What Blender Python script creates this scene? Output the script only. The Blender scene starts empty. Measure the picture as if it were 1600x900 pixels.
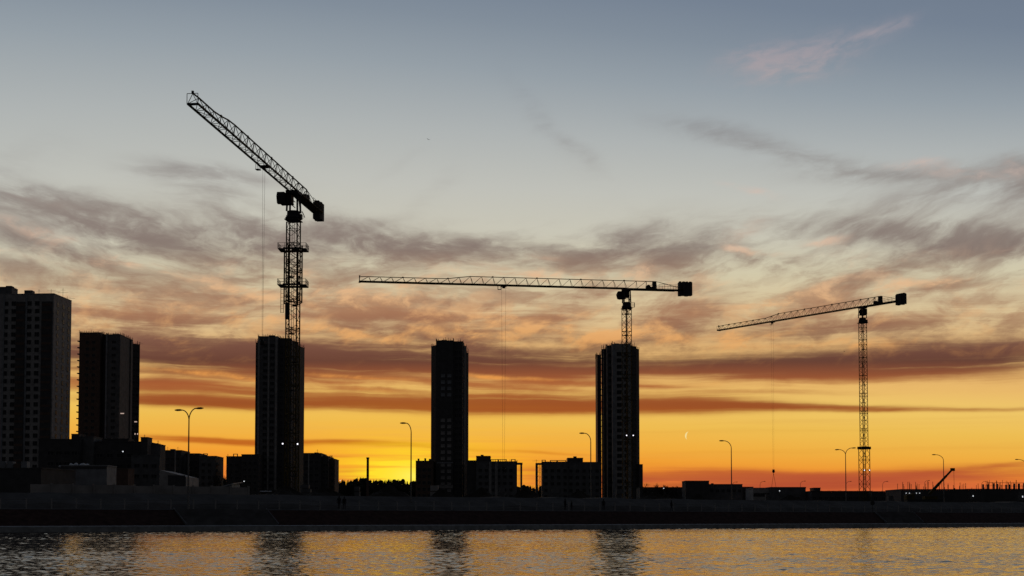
import bpy, math, random
import numpy as np
from mathutils import Vector, Matrix
random.seed(7)
S = bpy.context.scene
COL = S.collection
R = math.radians

# ------------------------------------------------------------------ camera
F = 2000.0                      # focal length in photo pixels (photo 1600 wide)
CAMZ = 1.5
HOR = 810.0                     # row of the horizon
TT = 0.045
T = math.atan(TT)
PP = HOR - F * TT               # row of the principal point
cam = bpy.data.cameras.new('camera')
co = bpy.data.objects.new('camera', cam); COL.objects.link(co)
co.location = (0, 0, CAMZ)
co.rotation_euler = (R(90) + T, 0, 0)
cam.sensor_width = 36; cam.lens = 36 * F / 1600
cam.shift_y = (PP - 450) / 1600
cam.clip_start = 0.5; cam.clip_end = 20000
S.camera = co
S.view_settings.view_transform = 'Standard'
S.view_settings.look = 'None'
S.view_settings.exposure = 0
S.view_settings.gamma = 1
S.cycles.max_bounces = 4
S.cycles.use_denoising = True

def W(px, py, Y):
    """world point seen at photo pixel (px,py) at distance Y"""
    xr = (px - 800) / F; yr = (PP - py) / F
    dy = math.cos(T) - yr * math.sin(T); dz = yr * math.cos(T) + math.sin(T)
    k = Y / dy
    return Vector((xr * k, Y, CAMZ + dz * k))

def srgb(r, g, b):
    f = lambda c: (c / 12.92 if c <= 0.04045 else ((c + 0.055) / 1.055) ** 2.4)
    return (f(r / 255), f(g / 255), f(b / 255), 1)

# ------------------------------------------------------------------ world
world = bpy.data.worlds.new('World'); S.world = world; world.use_nodes = True
NT = world.node_tree
for n in list(NT.nodes): NT.nodes.remove(n)
def nd(t, **kw):
    n = NT.nodes.new(t)
    for k, v in kw.items(): setattr(n, k, v)
    return n
def put(sock, v):
    if isinstance(v, V): NT.links.new(v.s, sock)
    elif isinstance(v, bpy.types.NodeSocket): NT.links.new(v, sock)
    else: sock.default_value = v
def M(op, a, b=0.0, c=0.0, clamp=False):
    n = nd('ShaderNodeMath', operation=op, use_clamp=clamp)
    put(n.inputs[0], a); put(n.inputs[1], b)
    if op in ('MULTIPLY_ADD',): put(n.inputs[2], c)
    return V(n.outputs[0])
class V:
    def __init__(s, sock): s.s = sock
    def __add__(a, b): return M('ADD', a, b)
    __radd__ = __add__
    def __sub__(a, b): return M('SUBTRACT', a, b)
    def __rsub__(a, b): return M('SUBTRACT', b, a)
    def __mul__(a, b): return M('MULTIPLY', a, b)
    __rmul__ = __mul__
    def __truediv__(a, b): return M('DIVIDE', a, b)
def sstep(x, a, b, lo=0.0, hi=1.0):
    n = nd('ShaderNodeMapRange', interpolation_type='SMOOTHSTEP')
    put(n.inputs['Value'], x); n.inputs['From Min'].default_value = a; n.inputs['From Max'].default_value = b
    n.inputs['To Min'].default_value = lo; n.inputs['To Max'].default_value = hi
    return V(n.outputs[0])
def vec(x, y, z):
    n = nd('ShaderNodeCombineXYZ'); put(n.inputs[0], x); put(n.inputs[1], y); put(n.inputs[2], z)
    return V(n.outputs[0])
def noise(v, scale=1.0, detail=6, rough=.55, dist=0.0):
    n = nd('ShaderNodeTexNoise'); put(n.inputs['Vector'], v)
    n.inputs['Scale'].default_value = scale; n.inputs['Detail'].default_value = detail
    n.inputs['Roughness'].default_value = rough; n.inputs['Distortion'].default_value = dist
    return V(n.outputs['Fac'])
def ramp(x, stops):
    n = nd('ShaderNodeValToRGB'); put(n.inputs[0], x)
    cr = n.color_ramp
    while len(cr.elements) > 1: cr.elements.remove(cr.elements[-1])
    first = True
    for p, c in sorted(stops):
        if first: e = cr.elements[0]; e.position = p; first = False
        else: e = cr.elements.new(p)
        e.color = c
    return V(n.outputs[0])
def mix(f, a, b, mode='MIX'):
    n = nd('ShaderNodeMix', data_type='RGBA', blend_type=mode)
    put(n.inputs[0], f); put(n.inputs[6], a); put(n.inputs[7], b)
    return V(n.outputs[2])
def AE(px, py):
    d = W(px, py, 1000.0) - Vector((0, 0, CAMZ)); d.normalize()
    return 20 * math.atan2(d.x, d.y), 20 * math.asin(d.z)

tc = nd('ShaderNodeTexCoord')
sep = nd('ShaderNodeSeparateXYZ'); NT.links.new(tc.outputs['Generated'], sep.inputs[0])
DX, DY, DZ = V(sep.outputs[0]), V(sep.outputs[1]), V(sep.outputs[2])
A = M('ARCTAN2', DX, DY) * 20.0
E = M('ARCSINE', DZ) * 20.0
A2 = M('MINIMUM', A * A, 64.0)
EB = E * (A2 * (1 / 800.0) + 1.0)            # height above the horizon, evened over the view
def rE(y): return ((HOR - y) / 100.0) / 10.0  # ramp position of a photo row

# slow warps that bend every cloud
P0 = vec(A, E, 0.0)
w1 = noise(vec(A * 0.30, E * 0.75, 3.1), 1.0, 5, .55) - 0.5
w2 = noise(vec(A * 0.35, E * 0.8, 9.7), 1.0, 5, .55) - 0.5
high = sstep(E, 2.6, 4.2)
Aw = A + w1 * (high * 1.1 + 0.5)
Ew = E + w2 * (high * 0.5 + 0.10)
# sheared coordinate: streaks fall to the right on the left, climb on the right
bend = A2 * 0.013 * sstep(E, 1.8, 4.8)
Es = Ew - bend
fine = noise(vec(Aw * 0.55, Es * 2.2, 1.0), 1.0, 9, .62, 0.35)
wisp = noise(vec(Aw * 0.22 - Es * 0.4, Es * 1.3, 5.0), 1.0, 8, .60, 0.5)
strat = noise(vec(A * 0.09, E * 4.2 + w2 * .5, 14.0), 1.0, 6, .55, 0.1)
puff = noise(vec(Aw * 1.4 - Ew * .8, Ew * 2.6, 22.0), 1.0, 6, .6, 0.3)

PV = vec(Aw, Ew, 1.0)
PL = vec(A + w1 * 0.6, E + w2 * 0.16, 1.0)
def dotv(p, v):
    n = nd('ShaderNodeVectorMath', operation='DOT_PRODUCT'); put(n.inputs[0], p); n.inputs[1].default_value = v
    return V(n.outputs['Value'])
def blobs(lst):
    acc = None
    for (x, y, sx, sy, ang, st) in lst:
        a, e = AE(x, y); c = math.cos(R(ang)); s = math.sin(R(ang))
        P = PV if y < 470 else PL
        sx /= 100.0; sy /= 100.0
        u = dotv(P, (c / sx, s / sx, -(a * c + e * s) / sx))
        v = dotv(P, (-s / sy, c / sy, (a * s - e * c) / sy))
        q = M('MULTIPLY_ADD', u, u, v * v)
        g = M('POWER', 0.36788, q)
        st *= 1.25 if (lst is DARK and 230 < y < 420) else 1.0
        acc = g * st if acc is None else M('MULTIPLY_ADD', g, st, acc)
    return acc
# (x, y, half-length, half-thickness, tilt up to the right, amount)   mauve-grey / maroon bodies
DARK = [
 (80, 318, 150, 24, -14, .60), (230, 365, 150, 26, -12, .60), (330, 270, 100, 14, -4, .35), (310, 300, 80, 20, -20, .35),
 (380, 360, 75, 22, -10, .55), (420, 385, 60, 15, 0, .35), (560, 372, 100, 22, -4, .80), (690, 395, 85, 20, 2, .90), (745, 380, 60, 9, 10, .5),
 (860, 400, 70, 16, 0, .55), (950, 385, 90, 22, 16, .60), (1040, 400, 80, 22, 18, .55), (40, 380, 90, 12, -12, .55), (120, 395, 90, 12, -16, .5),
 (100, 440, 150, 12, -10, .50), (280, 455, 150, 14, -8, .50), (200, 500, 90, 11, -8, .55), (330, 505, 120, 9, -4, .5), (470, 450, 60, 14, 0, .4),
 (620, 480, 120, 20, -6, .55), (680, 510, 70, 16, -6, .55), (860, 500, 70, 22, 8, .6), (560, 500, 80, 14, 0, .4), (760, 470, 70, 12, 8, .3),
 (900, 455, 60, 16, 12, .4), (1080, 440, 60, 24, 22, .45), (1110, 480, 60, 20, 20, .55), (1030, 500, 70, 18, 8, .5), (1190, 400, 60, 14, -12, .3),
 (1230, 410, 60, 12, -6, .35), (1350, 438, 60, 14, 20, .45), (1390, 425, 50, 10, 16, .6), (1480, 440, 50, 14, 18, .45), (1430, 365, 170, 16, -8, .50),
 (1560, 378, 90, 14, 4, .50), (1480, 310, 150, 30, 10, .30), (1240, 235, 140, 18, -17, .36), (1380, 272, 130, 15, -5, .36), (1110, 205, 90, 18, -8, .2),
 (850, 190, 110, 20, -52, .15), (900, 235, 60, 14, -50, .12), (1596, 285, 35, 30, 10, .6), (1500, 480, 140, 16, 14, .35), (1250, 490, 120, 20, 8, .35),
 (1330, 510, 180, 12, 4, .4), (680, 300, 60, 14, 50, .07), (620, 260, 60, 10, 25, .06), (40, 240, 60, 30, 20, .10),
 # low stratus
 (300, 554, 140, 22, -2, 1.2), (560, 568, 130, 20, -2, 1.1), (800, 572, 120, 18, -3, 1.1), (1130, 574, 150, 13, -1, 1.0), (1420, 568, 220, 18, 2, .9), (130, 555, 120, 10, 0, .5), (400, 570, 90, 14, -4, .9), (560, 562, 130, 15, -3, .90), (680, 570, 60, 12, -2, .8), (430, 548, 90, 16, 0, .6),
 (810, 575, 120, 13, -5, 1.0), (780, 545, 90, 8, -6, .4), (870, 590, 70, 8, -3, .6), (1090, 575, 150, 9, -1, .9), (1300, 570, 160, 12, 2, .70), (1500, 562, 170, 17, 2, .85), (1560, 545, 120, 7, 2, .7), (1380, 545, 120, 9, 4, .4),
 (290, 604, 100, 10, 0, .9), (390, 612, 60, 6, 0, .5), (290, 629, 120, 7, -1, 1.1), (560, 605, 90, 6, -3, .5), (570, 630, 150, 10, -1, 1.5), (330, 629, 100, 9, 0, 1.2),
 (790, 603, 110, 4, -3, .5), (780, 630, 120, 14, 0, 1.6), (880, 632, 80, 10, -2, 1.0), (1050, 632, 130, 12, -1, 1.5), (1230, 636, 200, 5, -2, .75), (1500, 640, 170, 3, -1, .45),
 (1010, 602, 70, 3, -2, .4), (1200, 612, 120, 4, -2, .35),
 (310, 689, 90, 4.2, -2, 1.2), (400, 692, 60, 4, -2, 1.0), (560, 693, 120, 4.0, -1, 1.1), (700, 700, 60, 2.6, -4, .5), (830, 706, 80, 2.5, -4, .35),
 (530, 715, 50, 2, -2, .35), (570, 737, 70, 3, -1, .6), (480, 742, 50, 4, 0, .4), (840, 735, 40, 8, -1, .5),
 (1060, 750, 150, 12, -1, 1.5), (1240, 750, 140, 9, -3, 1.3), (1450, 744, 170, 11, 2, .8), (1150, 760, 200, 5, 0, .4), (1540, 730, 90, 4, 6, .35),
]
# lit edges and patches
LIT = [
 (1225, 98, 100, 34, 10, .62), (1320, 80, 80, 22, 14, .4), (1385, 50, 50, 8, 10, .35), (1190, 85, 40, 14, -20, .25), (1420, 256, 45, 9, -4, .65), (1490, 278, 60, 13, -8, .50), (1592, 270, 30, 24, 15, .4),
 (1165, 295, 45, 7, -14, .45), (1155, 355, 50, 24, 30, .25), (1290, 370, 45, 7, 0, .55), (1165, 387, 45, 7, -6, .7), (1270, 460, 80, 20, 4, .5), (1460, 434, 55, 9, 5, .65),
 (1560, 440, 60, 14, 0, .3), (40, 300, 90, 14, -14, .18), (30, 360, 70, 10, -18, .35), (90, 370, 90, 10, -16, .35), (60, 410, 80, 7, -10, .3), (270, 425, 70, 9, -14, .35),
 (360, 450, 110, 11, -12, .65), (470, 430, 60, 9, -8, .3), (560, 468, 90, 16, -4, .65), (640, 455, 50, 14, 0, .4), (860, 428, 110, 10, -2, .65), (845, 398, 30, 7, 0, .45),
 (740, 438, 90, 10, 0, .45), (800, 505, 110, 14, -2, .55), (700, 520, 80, 9, -4, .6), (560, 525, 80, 9, -8, .45), (960, 520, 90, 13, 4, .6), (1150, 525, 120, 10, 2, .6),
 (1260, 540, 120, 7, 0, .5), (1000, 420, 50, 8, 0, .3), (150, 480, 80, 10, -10, .3), (270, 480, 80, 9, -6, .35), (430, 500, 60, 9, -4, .35),
 (290, 582, 80, 5, -4, .6), (380, 590, 60, 5, -10, .5), (560, 590, 90, 4, -2, .5), (780, 588, 90, 4, -3, .6), (600, 612, 70, 5, -5, .3), (1080, 600, 120, 5, 0, .2),
]
D0 = blobs(DARK); L0 = blobs(LIT)
mot2 = noise(vec(Aw * 2.0 - Es * 1.0, Es * 5.5, 61.0), 1.0, 7, .62, 0.3)
tex_hi = M('MULTIPLY_ADD', fine - 0.5, 3.4, (wisp - 0.5) * 2.0 + (mot2 - 0.5) * 2.6) + 1.1
fil = noise(vec(A * 0.16 + w1 * .8, (E + A * .012) * 6.5 + w2 * 2.0, 51.0), 1.0, 8, .62, 0.25)
tex_lo = M('MULTIPLY_ADD', strat - 0.5, 2.2, (fil - 0.5) * 3.0 + (fine - 0.5) * 1.3) + 0.95
texm = mix(high, tex_lo, tex_hi)
general = (sstep(wisp, .40, .64) * sstep(fine, .38, .62)) * (sstep(E, 1.9, 2.8) * sstep(E + M('ABSOLUTE', A) * -0.09, 4.9, 3.6)) * 0.62
mott = noise(vec(Aw * 0.9 - Es * 0.6, Es * 3.0, 41.0), 1.0, 8, .62, 0.4)
general = general + sstep(mott, .46, .64) * (sstep(E, 2.3, 2.9) * sstep(E, 4.7, 3.6)) * 0.36 + sstep(mot2, .48, .66) * (sstep(E, 2.0, 2.8) * sstep(E, 5.0, 3.8)) * 0.22
thin = sstep(strat, .48, .68) * (sstep(E, .0, .5) * sstep(E, 2.9, 2.2)) * (sstep(E, 1.72, 1.9) * 0.34 + 0.16)
veil = sstep(fil * .5 + mott * .5, .40, .62) * (sstep(E, 1.75, 2.1) * sstep(E, 3.9, 3.0)) * (sstep(A, 3.5, -1.0) * .35 + .35)
dens = M('MAXIMUM', D0 * V(texm.s) * (sstep(E, 3.0, 2.2) * .35 + 1.25) + general + thin + veil, 0.0)
Dm = 1.0 - M('POWER', 0.36788, M('POWER', dens, 1.4) * 1.4)
texl = (puff - 0.5) * 3.0 + (fine - 0.5) * 1.4 + (mot2 - 0.5) * 3.0 + 0.9
gl = sstep(puff, .46, .68) * (sstep(E, 2.0, 2.8) * sstep(E, 4.4, 3.5)) * 0.5
Lm = sstep(M('MAXIMUM', L0 * texl + gl, 0.0), 0.03, 1.1)

basec = ramp((EB + A * 0.09 * sstep(E, 3.5, 7.5) + A * 0.028 * sstep(E, 2.8, 1.2) * sstep(E, 0.3, 0.8)) / 10.0, [
 (0.0, srgb(196, 86, 50)), (rE(768), srgb(212, 100, 56)), (rE(748), srgb(224, 114, 56)), (rE(734), srgb(236, 136, 50)), (rE(718), srgb(238, 156, 54)), (rE(695), srgb(238, 174, 66)),
 (rE(660), srgb(236, 188, 82)), (rE(625), srgb(238, 198, 104)), (rE(598), srgb(232, 184, 106)), (rE(540), srgb(222, 178, 118)), (rE(490), srgb(221, 199, 154)),
 (rE(430), srgb(209, 200, 170)), (rE(370), srgb(200, 197, 181)), (rE(300), srgb(190, 191, 184)), (rE(220), srgb(173, 178, 178)), (rE(130), srgb(148, 158, 166)),
 (rE(60), srgb(129, 141, 154)), (rE(0), srgb(116, 129, 146)), (.93, srgb(104, 117, 136)), (1.0, srgb(92, 104, 124))])
darkc = ramp(EB / 10.0, [
 (0.0, srgb(150, 52, 36)), (rE(745), srgb(178, 78, 52)), (rE(700), srgb(180, 82, 30)), (rE(632), srgb(142, 62, 32)), (rE(600), srgb(158, 80, 46)),
 (rE(565), srgb(86, 46, 46)), (rE(530), srgb(112, 72, 64)), (rE(490), srgb(156, 106, 80)), (rE(440), srgb(148, 114, 94)), (rE(390), srgb(126, 110, 104)),
 (rE(330), srgb(136, 124, 118)), (rE(250), srgb(142, 138, 136)), (rE(150), srgb(126, 130, 138)), (1.0, srgb(90, 98, 112))])
litc = ramp(EB / 10.0, [
 (0.0, srgb(240, 130, 50)), (rE(590), srgb(238, 160, 78)), (rE(520), srgb(232, 172, 108)), (rE(450), srgb(228, 184, 140)), (rE(380), srgb(224, 190, 164)),
 (rE(290), srgb(208, 186, 174)), (rE(90), srgb(158, 152, 160)), (1.0, srgb(140, 138, 150))])
col = mix(Dm * 0.95, basec, darkc)
col = mix(Lm * 0.85, col, litc)
# glow round the set sun
sa, se = AE(646, 744)
def glow(sx, sy):
    u = (A - sa) * (1 / sx); v = (E - se) * (1 / sy)
    return M('POWER', 0.36788, M('POWER', u * u + v * v, 0.75))
shut = sstep(noise(vec(A * 0.45, E * 11.0 + w2 * 1.2, 31.0), 1.0, 4, .5), .30, .62)
g1 = glow(3.0, 0.56) * 0.72
g2 = glow(1.0, 0.38)
col = mix(M('MULTIPLY', g1, shut * .6 + .4), col, srgb(255, 166, 30))
col = mix(M('MINIMUM', g2 * (shut * .8 + .3) * 1.7, 1.0), col, srgb(255, 222, 44))
g3 = glow(0.30, 0.13)
col = mix(M('MINIMUM', g3 * 1.0, 1.0), col, (1.05, .86, 0.10, 1))
# dusk: zenith and the east are much darker than the afterglow
zen = sstep(E, 8.0, 22.0)
col = mix(zen, col, srgb(58, 70, 92))
absA = M('ABSOLUTE', A)
east = sstep(absA, 9.0, 28.0)
col = mix(east, col, srgb(47, 48, 51))
col = mix(sstep(E, 0.0, -0.6), col, srgb(16, 14, 14))
sky = nd('ShaderNodeTexSky', sky_type='NISHITA')
sky.sun_disc = False; sky.sun_elevation = math.asin((W(648, 766, 1000) - Vector((0, 0, CAMZ))).normalized().z); sky.sun_rotation = math.atan2(W(648, 744, 100).x, 100)
sky.air_density = 1.5; sky.dust_density = 2.5
bg1 = nd('ShaderNodeBackground'); put(bg1.inputs[0], col); bg1.inputs[1].default_value = 1.0
bg2 = nd('ShaderNodeBackground'); NT.links.new(sky.outputs[0], bg2.inputs[0]); bg2.inputs[1].default_value = 0.002
add = nd('ShaderNodeAddShader'); NT.links.new(bg1.outputs[0], add.inputs[0]); NT.links.new(bg2.outputs[0], add.inputs[1])
wo = nd('ShaderNodeOutputWorld'); NT.links.new(add.outputs[0], wo.inputs[0])

# ------------------------------------------------------------------ sun (already touching the horizon)
sl = bpy.data.lights.new('sun', 'SUN'); sl.energy = 0.2; sl.angle = R(0.6); sl.color = (1.0, 0.42, 0.12)
so = bpy.data.objects.new('sun', sl); COL.objects.link(so)
dsun = (W(648, 766, 1000) - Vector((0, 0, CAMZ))).normalized()
so.rotation_euler = dsun.to_track_quat('Z', 'Y').to_euler()
so.location = (0, 0, 60)

# ------------------------------------------------------------------ materials
def mat(name, c, rough=.8, metal=0.0, var=.25, scale=.6, emit=None, spec=.3, bump=0):
    m = bpy.data.materials.new(name); m.use_nodes = True; nt = m.node_tree
    b = nt.nodes['Principled BSDF']; b.inputs['Roughness'].default_value = rough; b.inputs['Metallic'].default_value = metal
    b.inputs['Specular IOR Level'].default_value = spec
    t = nt.nodes.new('ShaderNodeTexCoord'); n = nt.nodes.new('ShaderNodeTexNoise')
    n.inputs['Scale'].default_value = scale; n.inputs['Detail'].default_value = 6
    nt.links.new(t.outputs['Object'], n.inputs['Vector'])
    r = nt.nodes.new('ShaderNodeValToRGB'); nt.links.new(n.outputs['Fac'], r.inputs[0])
    r.color_ramp.elements[0].position = .3; r.color_ramp.elements[1].position = .7
    r.color_ramp.elements[0].color = tuple(x * (1 - var) for x in c) + (1,)
    r.color_ramp.elements[1].color = tuple(min(1, x * (1 + var)) for x in c) + (1,)
    nt.links.new(r.outputs[0], b.inputs['Base Color'])
    if bump:
        bm = nt.nodes.new('ShaderNodeBump'); bm.inputs['Strength'].default_value = bump
        nt.links.new(n.outputs['Fac'], bm.inputs['Height']); nt.links.new(bm.outputs[0], b.inputs['Normal'])
    if emit:
        b.inputs['Emission Color'].default_value = emit[:3] + (1,); b.inputs['Emission Strength'].default_value = emit[3]
    return m
MT = dict(
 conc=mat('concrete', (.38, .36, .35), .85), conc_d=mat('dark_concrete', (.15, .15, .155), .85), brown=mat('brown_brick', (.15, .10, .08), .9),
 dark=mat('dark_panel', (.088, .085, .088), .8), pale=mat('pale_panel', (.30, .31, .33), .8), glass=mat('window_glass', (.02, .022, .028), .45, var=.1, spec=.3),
 frame=mat('window_frame', (.15, .145, .14), .6), steel=mat('crane_paint', (.10, .075, .02), .75, 0, spec=.15), steel_d=mat('dark_steel', (.05, .05, .052), .7, 0, spec=.15),
 rope=mat('wire_rope', (.05, .05, .05), .8), cwt=mat('counterweight_concrete', (.09, .09, .09), .9), galv=mat('galvanised_steel', (.22, .22, .22), .6, .3),
 grass=mat('dry_grass', (.055, .030, .024), .95, scale=1.5, var=.4, spec=.05), soil=mat('soil', (.05, .045, .04), .95, scale=.2, spec=.05),
 paving=mat('paving', (.15, .15, .155), .9, scale=.8, spec=.05), quay=mat('quay_concrete', (.40, .42, .43), .85, scale=1.2, var=.3),
 berm=mat('gravel_bank', (.105, .10, .095), .95, scale=.5, spec=.05), snow=mat('old_snow', (.75, .78, .82), .9, var=.15, scale=2), bark=mat('bark', (.045, .035, .03), .95),
 leaf=mat('conifer_needles', (.025, .03, .022), .95), cloth=mat('dark_coat', (.02, .02, .025), .9), cloth2=mat('dark_trousers', (.025, .025, .035), .9), skin=mat('skin', (.35, .2, .15), .7),
 lamp=mat('floodlight_glass', (.8, .8, .8), .5, emit=(.93, .90, 1.0, 2.2)), warm=mat('lit_window', (.6, .5, .4), .5, emit=(1, .72, .6, .5)), lampo=mat('small_lamp_glass', (.8, .8, .8), .5, emit=(.9, .95, 1.0, .8)),
 moon=mat('moonlight', (.9, .85, .6), .9, emit=(1.0, .80, .34, .88)), blue=mat('blue_sheet_metal', (.18, .24, .30), .7), roofp=mat('pale_sheet_roof', (.45, .47, .50), .7), rubber=mat('rubber', (.02, .02, .02), .9),
)

# ------------------------------------------------------------------ mesh helpers
class MB:
    def __init__(s): s.v = []; s.f = []; s.m = []
    def add(s, vs, fs, mi=0):
        b = len(s.v); s.v += [tuple(v) for v in vs]; s.f += [tuple(i + b for i in f) for f in fs]; s.m += [mi] * len(fs)
    def box(s, c, d, rz=0, mi=0):
        x, y, z = (k / 2 for k in d); ca, sa_ = math.cos(rz), math.sin(rz)
        vs = []
        for sx, sy, sz in ((-1,-1,-1),(1,-1,-1),(1,1,-1),(-1,1,-1),(-1,-1,1),(1,-1,1),(1,1,1),(-1,1,1)):
            a, b = sx * x, sy * y
            vs.append((c[0] + a * ca - b * sa_, c[1] + a * sa_ + b * ca, c[2] + sz * z))
        s.add(vs, ((0,3,2,1),(4,5,6,7),(0,1,5,4),(1,2,6,5),(2,3,7,6),(3,0,4,7)), mi)
    def prism(s, poly, z0, z1, mi=0):
        n = len(poly); z1s = z1 if isinstance(z1, (list, tuple)) else [z1] * n
        vs = [(p[0], p[1], z0) for p in poly] + [(p[0], p[1], z1s[i]) for i, p in enumerate(poly)]
        s.add(vs, [tuple(range(n - 1, -1, -1)), tuple(range(n, 2 * n))] + [(i, (i + 1) % n, n + (i + 1) % n, n + i) for i in range(n)], mi)
    def bar(s, p, q, r, mi=0, n=4, r2=None):
        p = Vector(p); q = Vector(q); d = q - p
        if d.length < 1e-6: return
        a = d.orthogonal().normalized() if abs(d.normalized().z) > .99 else d.cross(Vector((0, 0, 1))).normalized()
        b = d.normalized().cross(a); r2 = r if r2 is None else r2
        vs = []
        for k, (c, rr) in enumerate(((p, r), (q, r2))):
            for i in range(n):
                t = 2 * math.pi * (i + .5) / n
                vs.append(c + a * math.cos(t) * rr + b * math.sin(t) * rr)
        s.add(vs, [tuple(range(n - 1, -1, -1)), tuple(range(n, 2 * n))] + [(i, (i + 1) % n, n + (i + 1) % n, n + i) for i in range(n)], mi)
    def tube(s, pts, rs, n=8, mi=0):
        for i in range(len(pts) - 1): s.bar(pts[i], pts[i + 1], rs[i], mi, n, rs[i + 1])
    def ball(s, c, r, n=10, sz=1, mi=0):
        vs = [(c[0], c[1], c[2] - r * sz)]
        for j in range(1, 6):
            ph = -math.pi / 2 + math.pi * j / 6
            for i in range(n):
                t = 2 * math.pi * i / n; vs.append((c[0] + r * math.cos(ph) * math.cos(t), c[1] + r * math.cos(ph) * math.sin(t), c[2] + r * sz * math.sin(ph)))
        vs.append((c[0], c[1], c[2] + r * sz)); fs = []
        for i in range(n):
            fs.append((0, 1 + (i + 1) % n, 1 + i)); k = 1 + 4 * n
            fs.append((k + i, k + (i + 1) % n, len(vs) - 1))
            for j in range(4):
                a = 1 + j * n; fs.append((a + i, a + (i + 1) % n, a + n + (i + 1) % n, a + n + i))
        s.add(vs, fs, mi)
    def build(s, name, mats, parent=None, off=None, smooth=False, loc=None):
        me = bpy.data.meshes.new(name)
        v = s.v
        if off is not None: v = [(a - off[0], b - off[1], c - off[2]) for a, b, c in v]
        me.from_pydata(v, [], s.f)
        for m in (mats if isinstance(mats, (list, tuple)) else [mats]): me.materials.append(MT[m])
        me.polygons.foreach_set('material_index', s.m)
        if smooth: me.polygons.foreach_set('use_smooth', [True] * len(s.f))
        me.update()
        o = bpy.data.objects.new(name, me); COL.objects.link(o)
        if parent: o.parent = parent
        if loc is not None: o.location = loc
        return o
def tag(o, label, cat=None, group=None, kind=None):
    if label: o['label'] = label
    if cat: o['category'] = cat
    if group: o['group'] = group
    if kind: o['kind'] = kind
    return o
def thing(name, loc, label, cat, rz=0, group=None):
    o = bpy.data.objects.new(name, None); o.empty_display_size = .5; COL.objects.link(o)
    o.location = loc; o.rotation_euler = (0, 0, rz)
    return tag(o, label, cat, group)
def copy_tree(o, parent=None):
    c = o.copy(); COL.objects.link(c)
    if parent: c.parent = parent
    for ch in [k for k in bpy.data.objects if k.parent == o]: copy_tree(ch, c)
    return c

GZ = 4.7       # level of the ground behind the bank
# ------------------------------------------------------------------ shore geometry
SP = Vector((-55.2, 138.0)); SQ = Vector((92.0, 230.0)); SU = (SQ - SP).normalized(); SN = Vector((-SU.y, SU.x))
def shore(t, d, z):
    p = SP + SU * t + SN * d
    return (p.x, p.y, z)
def t_at(px, d=0.0):
    """distance along the shore where photo column px meets the line at offset d"""
    k = (px - 800) / F; P = SP + SN * d
    return (k * P.y - P.x) / (SU.x - k * SU.y)
def strip(name, prof, mats, t0=-300, t1=1500, step=12, kind='structure', jag=None):
    m = MB(); n = int((t1 - t0) / step) + 1
    ts = [t0 + (t1 - t0) * i / n for i in range(n + 1)]
    vs = []
    for i, t in enumerate(ts):
        for j, (d, z) in enumerate(prof):
            vs.append(shore(t, d, z + (jag(t, d) if jag else 0)))
    k = len(prof)
    fs = [(i * k + j, (i + 1) * k + j, (i + 1) * k + j + 1, i * k + j + 1) for i in range(n) for j in range(k - 1)]
    m.add(vs, fs); o = m.build(name, mats); tag(o, None, kind=kind); return o
rj = random.Random(3)
ph = [(rj.uniform(5, 40), rj.uniform(0, 6.3)) for _ in range(5)] + [(rj.uniform(1.2, 4), rj.uniform(0, 6.3)) for _ in range(3)]
def bumpy(t, d): return .055 * sum(math.sin(t / a * 2 + b) for a, b in ph) * (1 if d > 15 else 0)
strip('ground', [(-1.5, -3.0), (0.05, -3.0), (0.05, 0.30), (1.6, .42), (6.0, 2.5), (14.0, 2.58), (19.0, GZ - .05), (60, GZ), (400, GZ), (6000, GZ)], 'berm', -4000, 5000, 20, jag=None)
strip('quay', [(-0.25, -2.5), (-0.25, .25), (-.25, .62), (1.5, .66), (1.5, .40)], 'quay', -300, 1500, 6)
strip('promenade', [(5.9, 2.53), (6.0, 2.62), (14.0, 2.66), (14.1, 2.55)], 'paving')
strip('grass_slope', [(1.52, .5), (6.0, 2.56)], 'grass')
strip('gravel_bank', [(14.12, 2.64), (15.2, 3.3), (17, 3.9), (19.0, GZ - .1), (21, GZ - .05), (24, GZ - .05), (26, GZ - .6)], 'berm', step=2, jag=bumpy)
def ramp_patch(x0a, x1a, x0b, x1b, label):
    """concrete stair ramp crossing the grass slope: top edge x0a..x1a, foot x0b..x1b"""
    r = thing('concrete_ramp', shore((t_at(x0a, 6) + t_at(x1a, 6)) / 2, 4, 1.5), label, 'ramp', group='concrete ramps across the grass slope')
    m = MB(); ta, tb, tc_, td = t_at(x0a, 6), t_at(x1a, 6), t_at(x0b, 1.6), t_at(x1b, 1.6)
    N = 9
    for i in range(N):
        f0, f1 = i / N, (i + 1) / N
        L = lambda f: (tc_ + (ta - tc_) * f, td + (tb - td) * f, 1.6 + 4.4 * f)
        l0, r0, d0 = L(f0); l1, r1, d1 = L(f1); z = .64 + (2.62 - .64) * f1
        m.add([shore(l0, d0, z), shore(r0, d0, z), shore(r1, d1, z), shore(l1, d1, z), shore(l0, d0, z - .6), shore(r0, d0, z - .6), shore(r1, d1, z - .6), shore(l1, d1, z - .6)],
              [(0,1,2,3), (4,5,1,0), (1,5,6,2), (3,7,4,0)])
    m.build('steps', 'paving', r, r.location)
    for a, b in ((ta, tc_), (tb, td)):
        k = MB(); k.bar(shore(a, 6, 2.75), shore(b, 1.6, .85), .06); k.build('kerb', 'conc_d', r, r.location)
ramp_patch(272, 416, 292, 436, 'wide concrete stepped ramp on the bank at left, below the double armed lamp')
ramp_patch(1365, 1425, 1385, 1443, 'narrower concrete stepped ramp on the bank at right, below the round sign')

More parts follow.
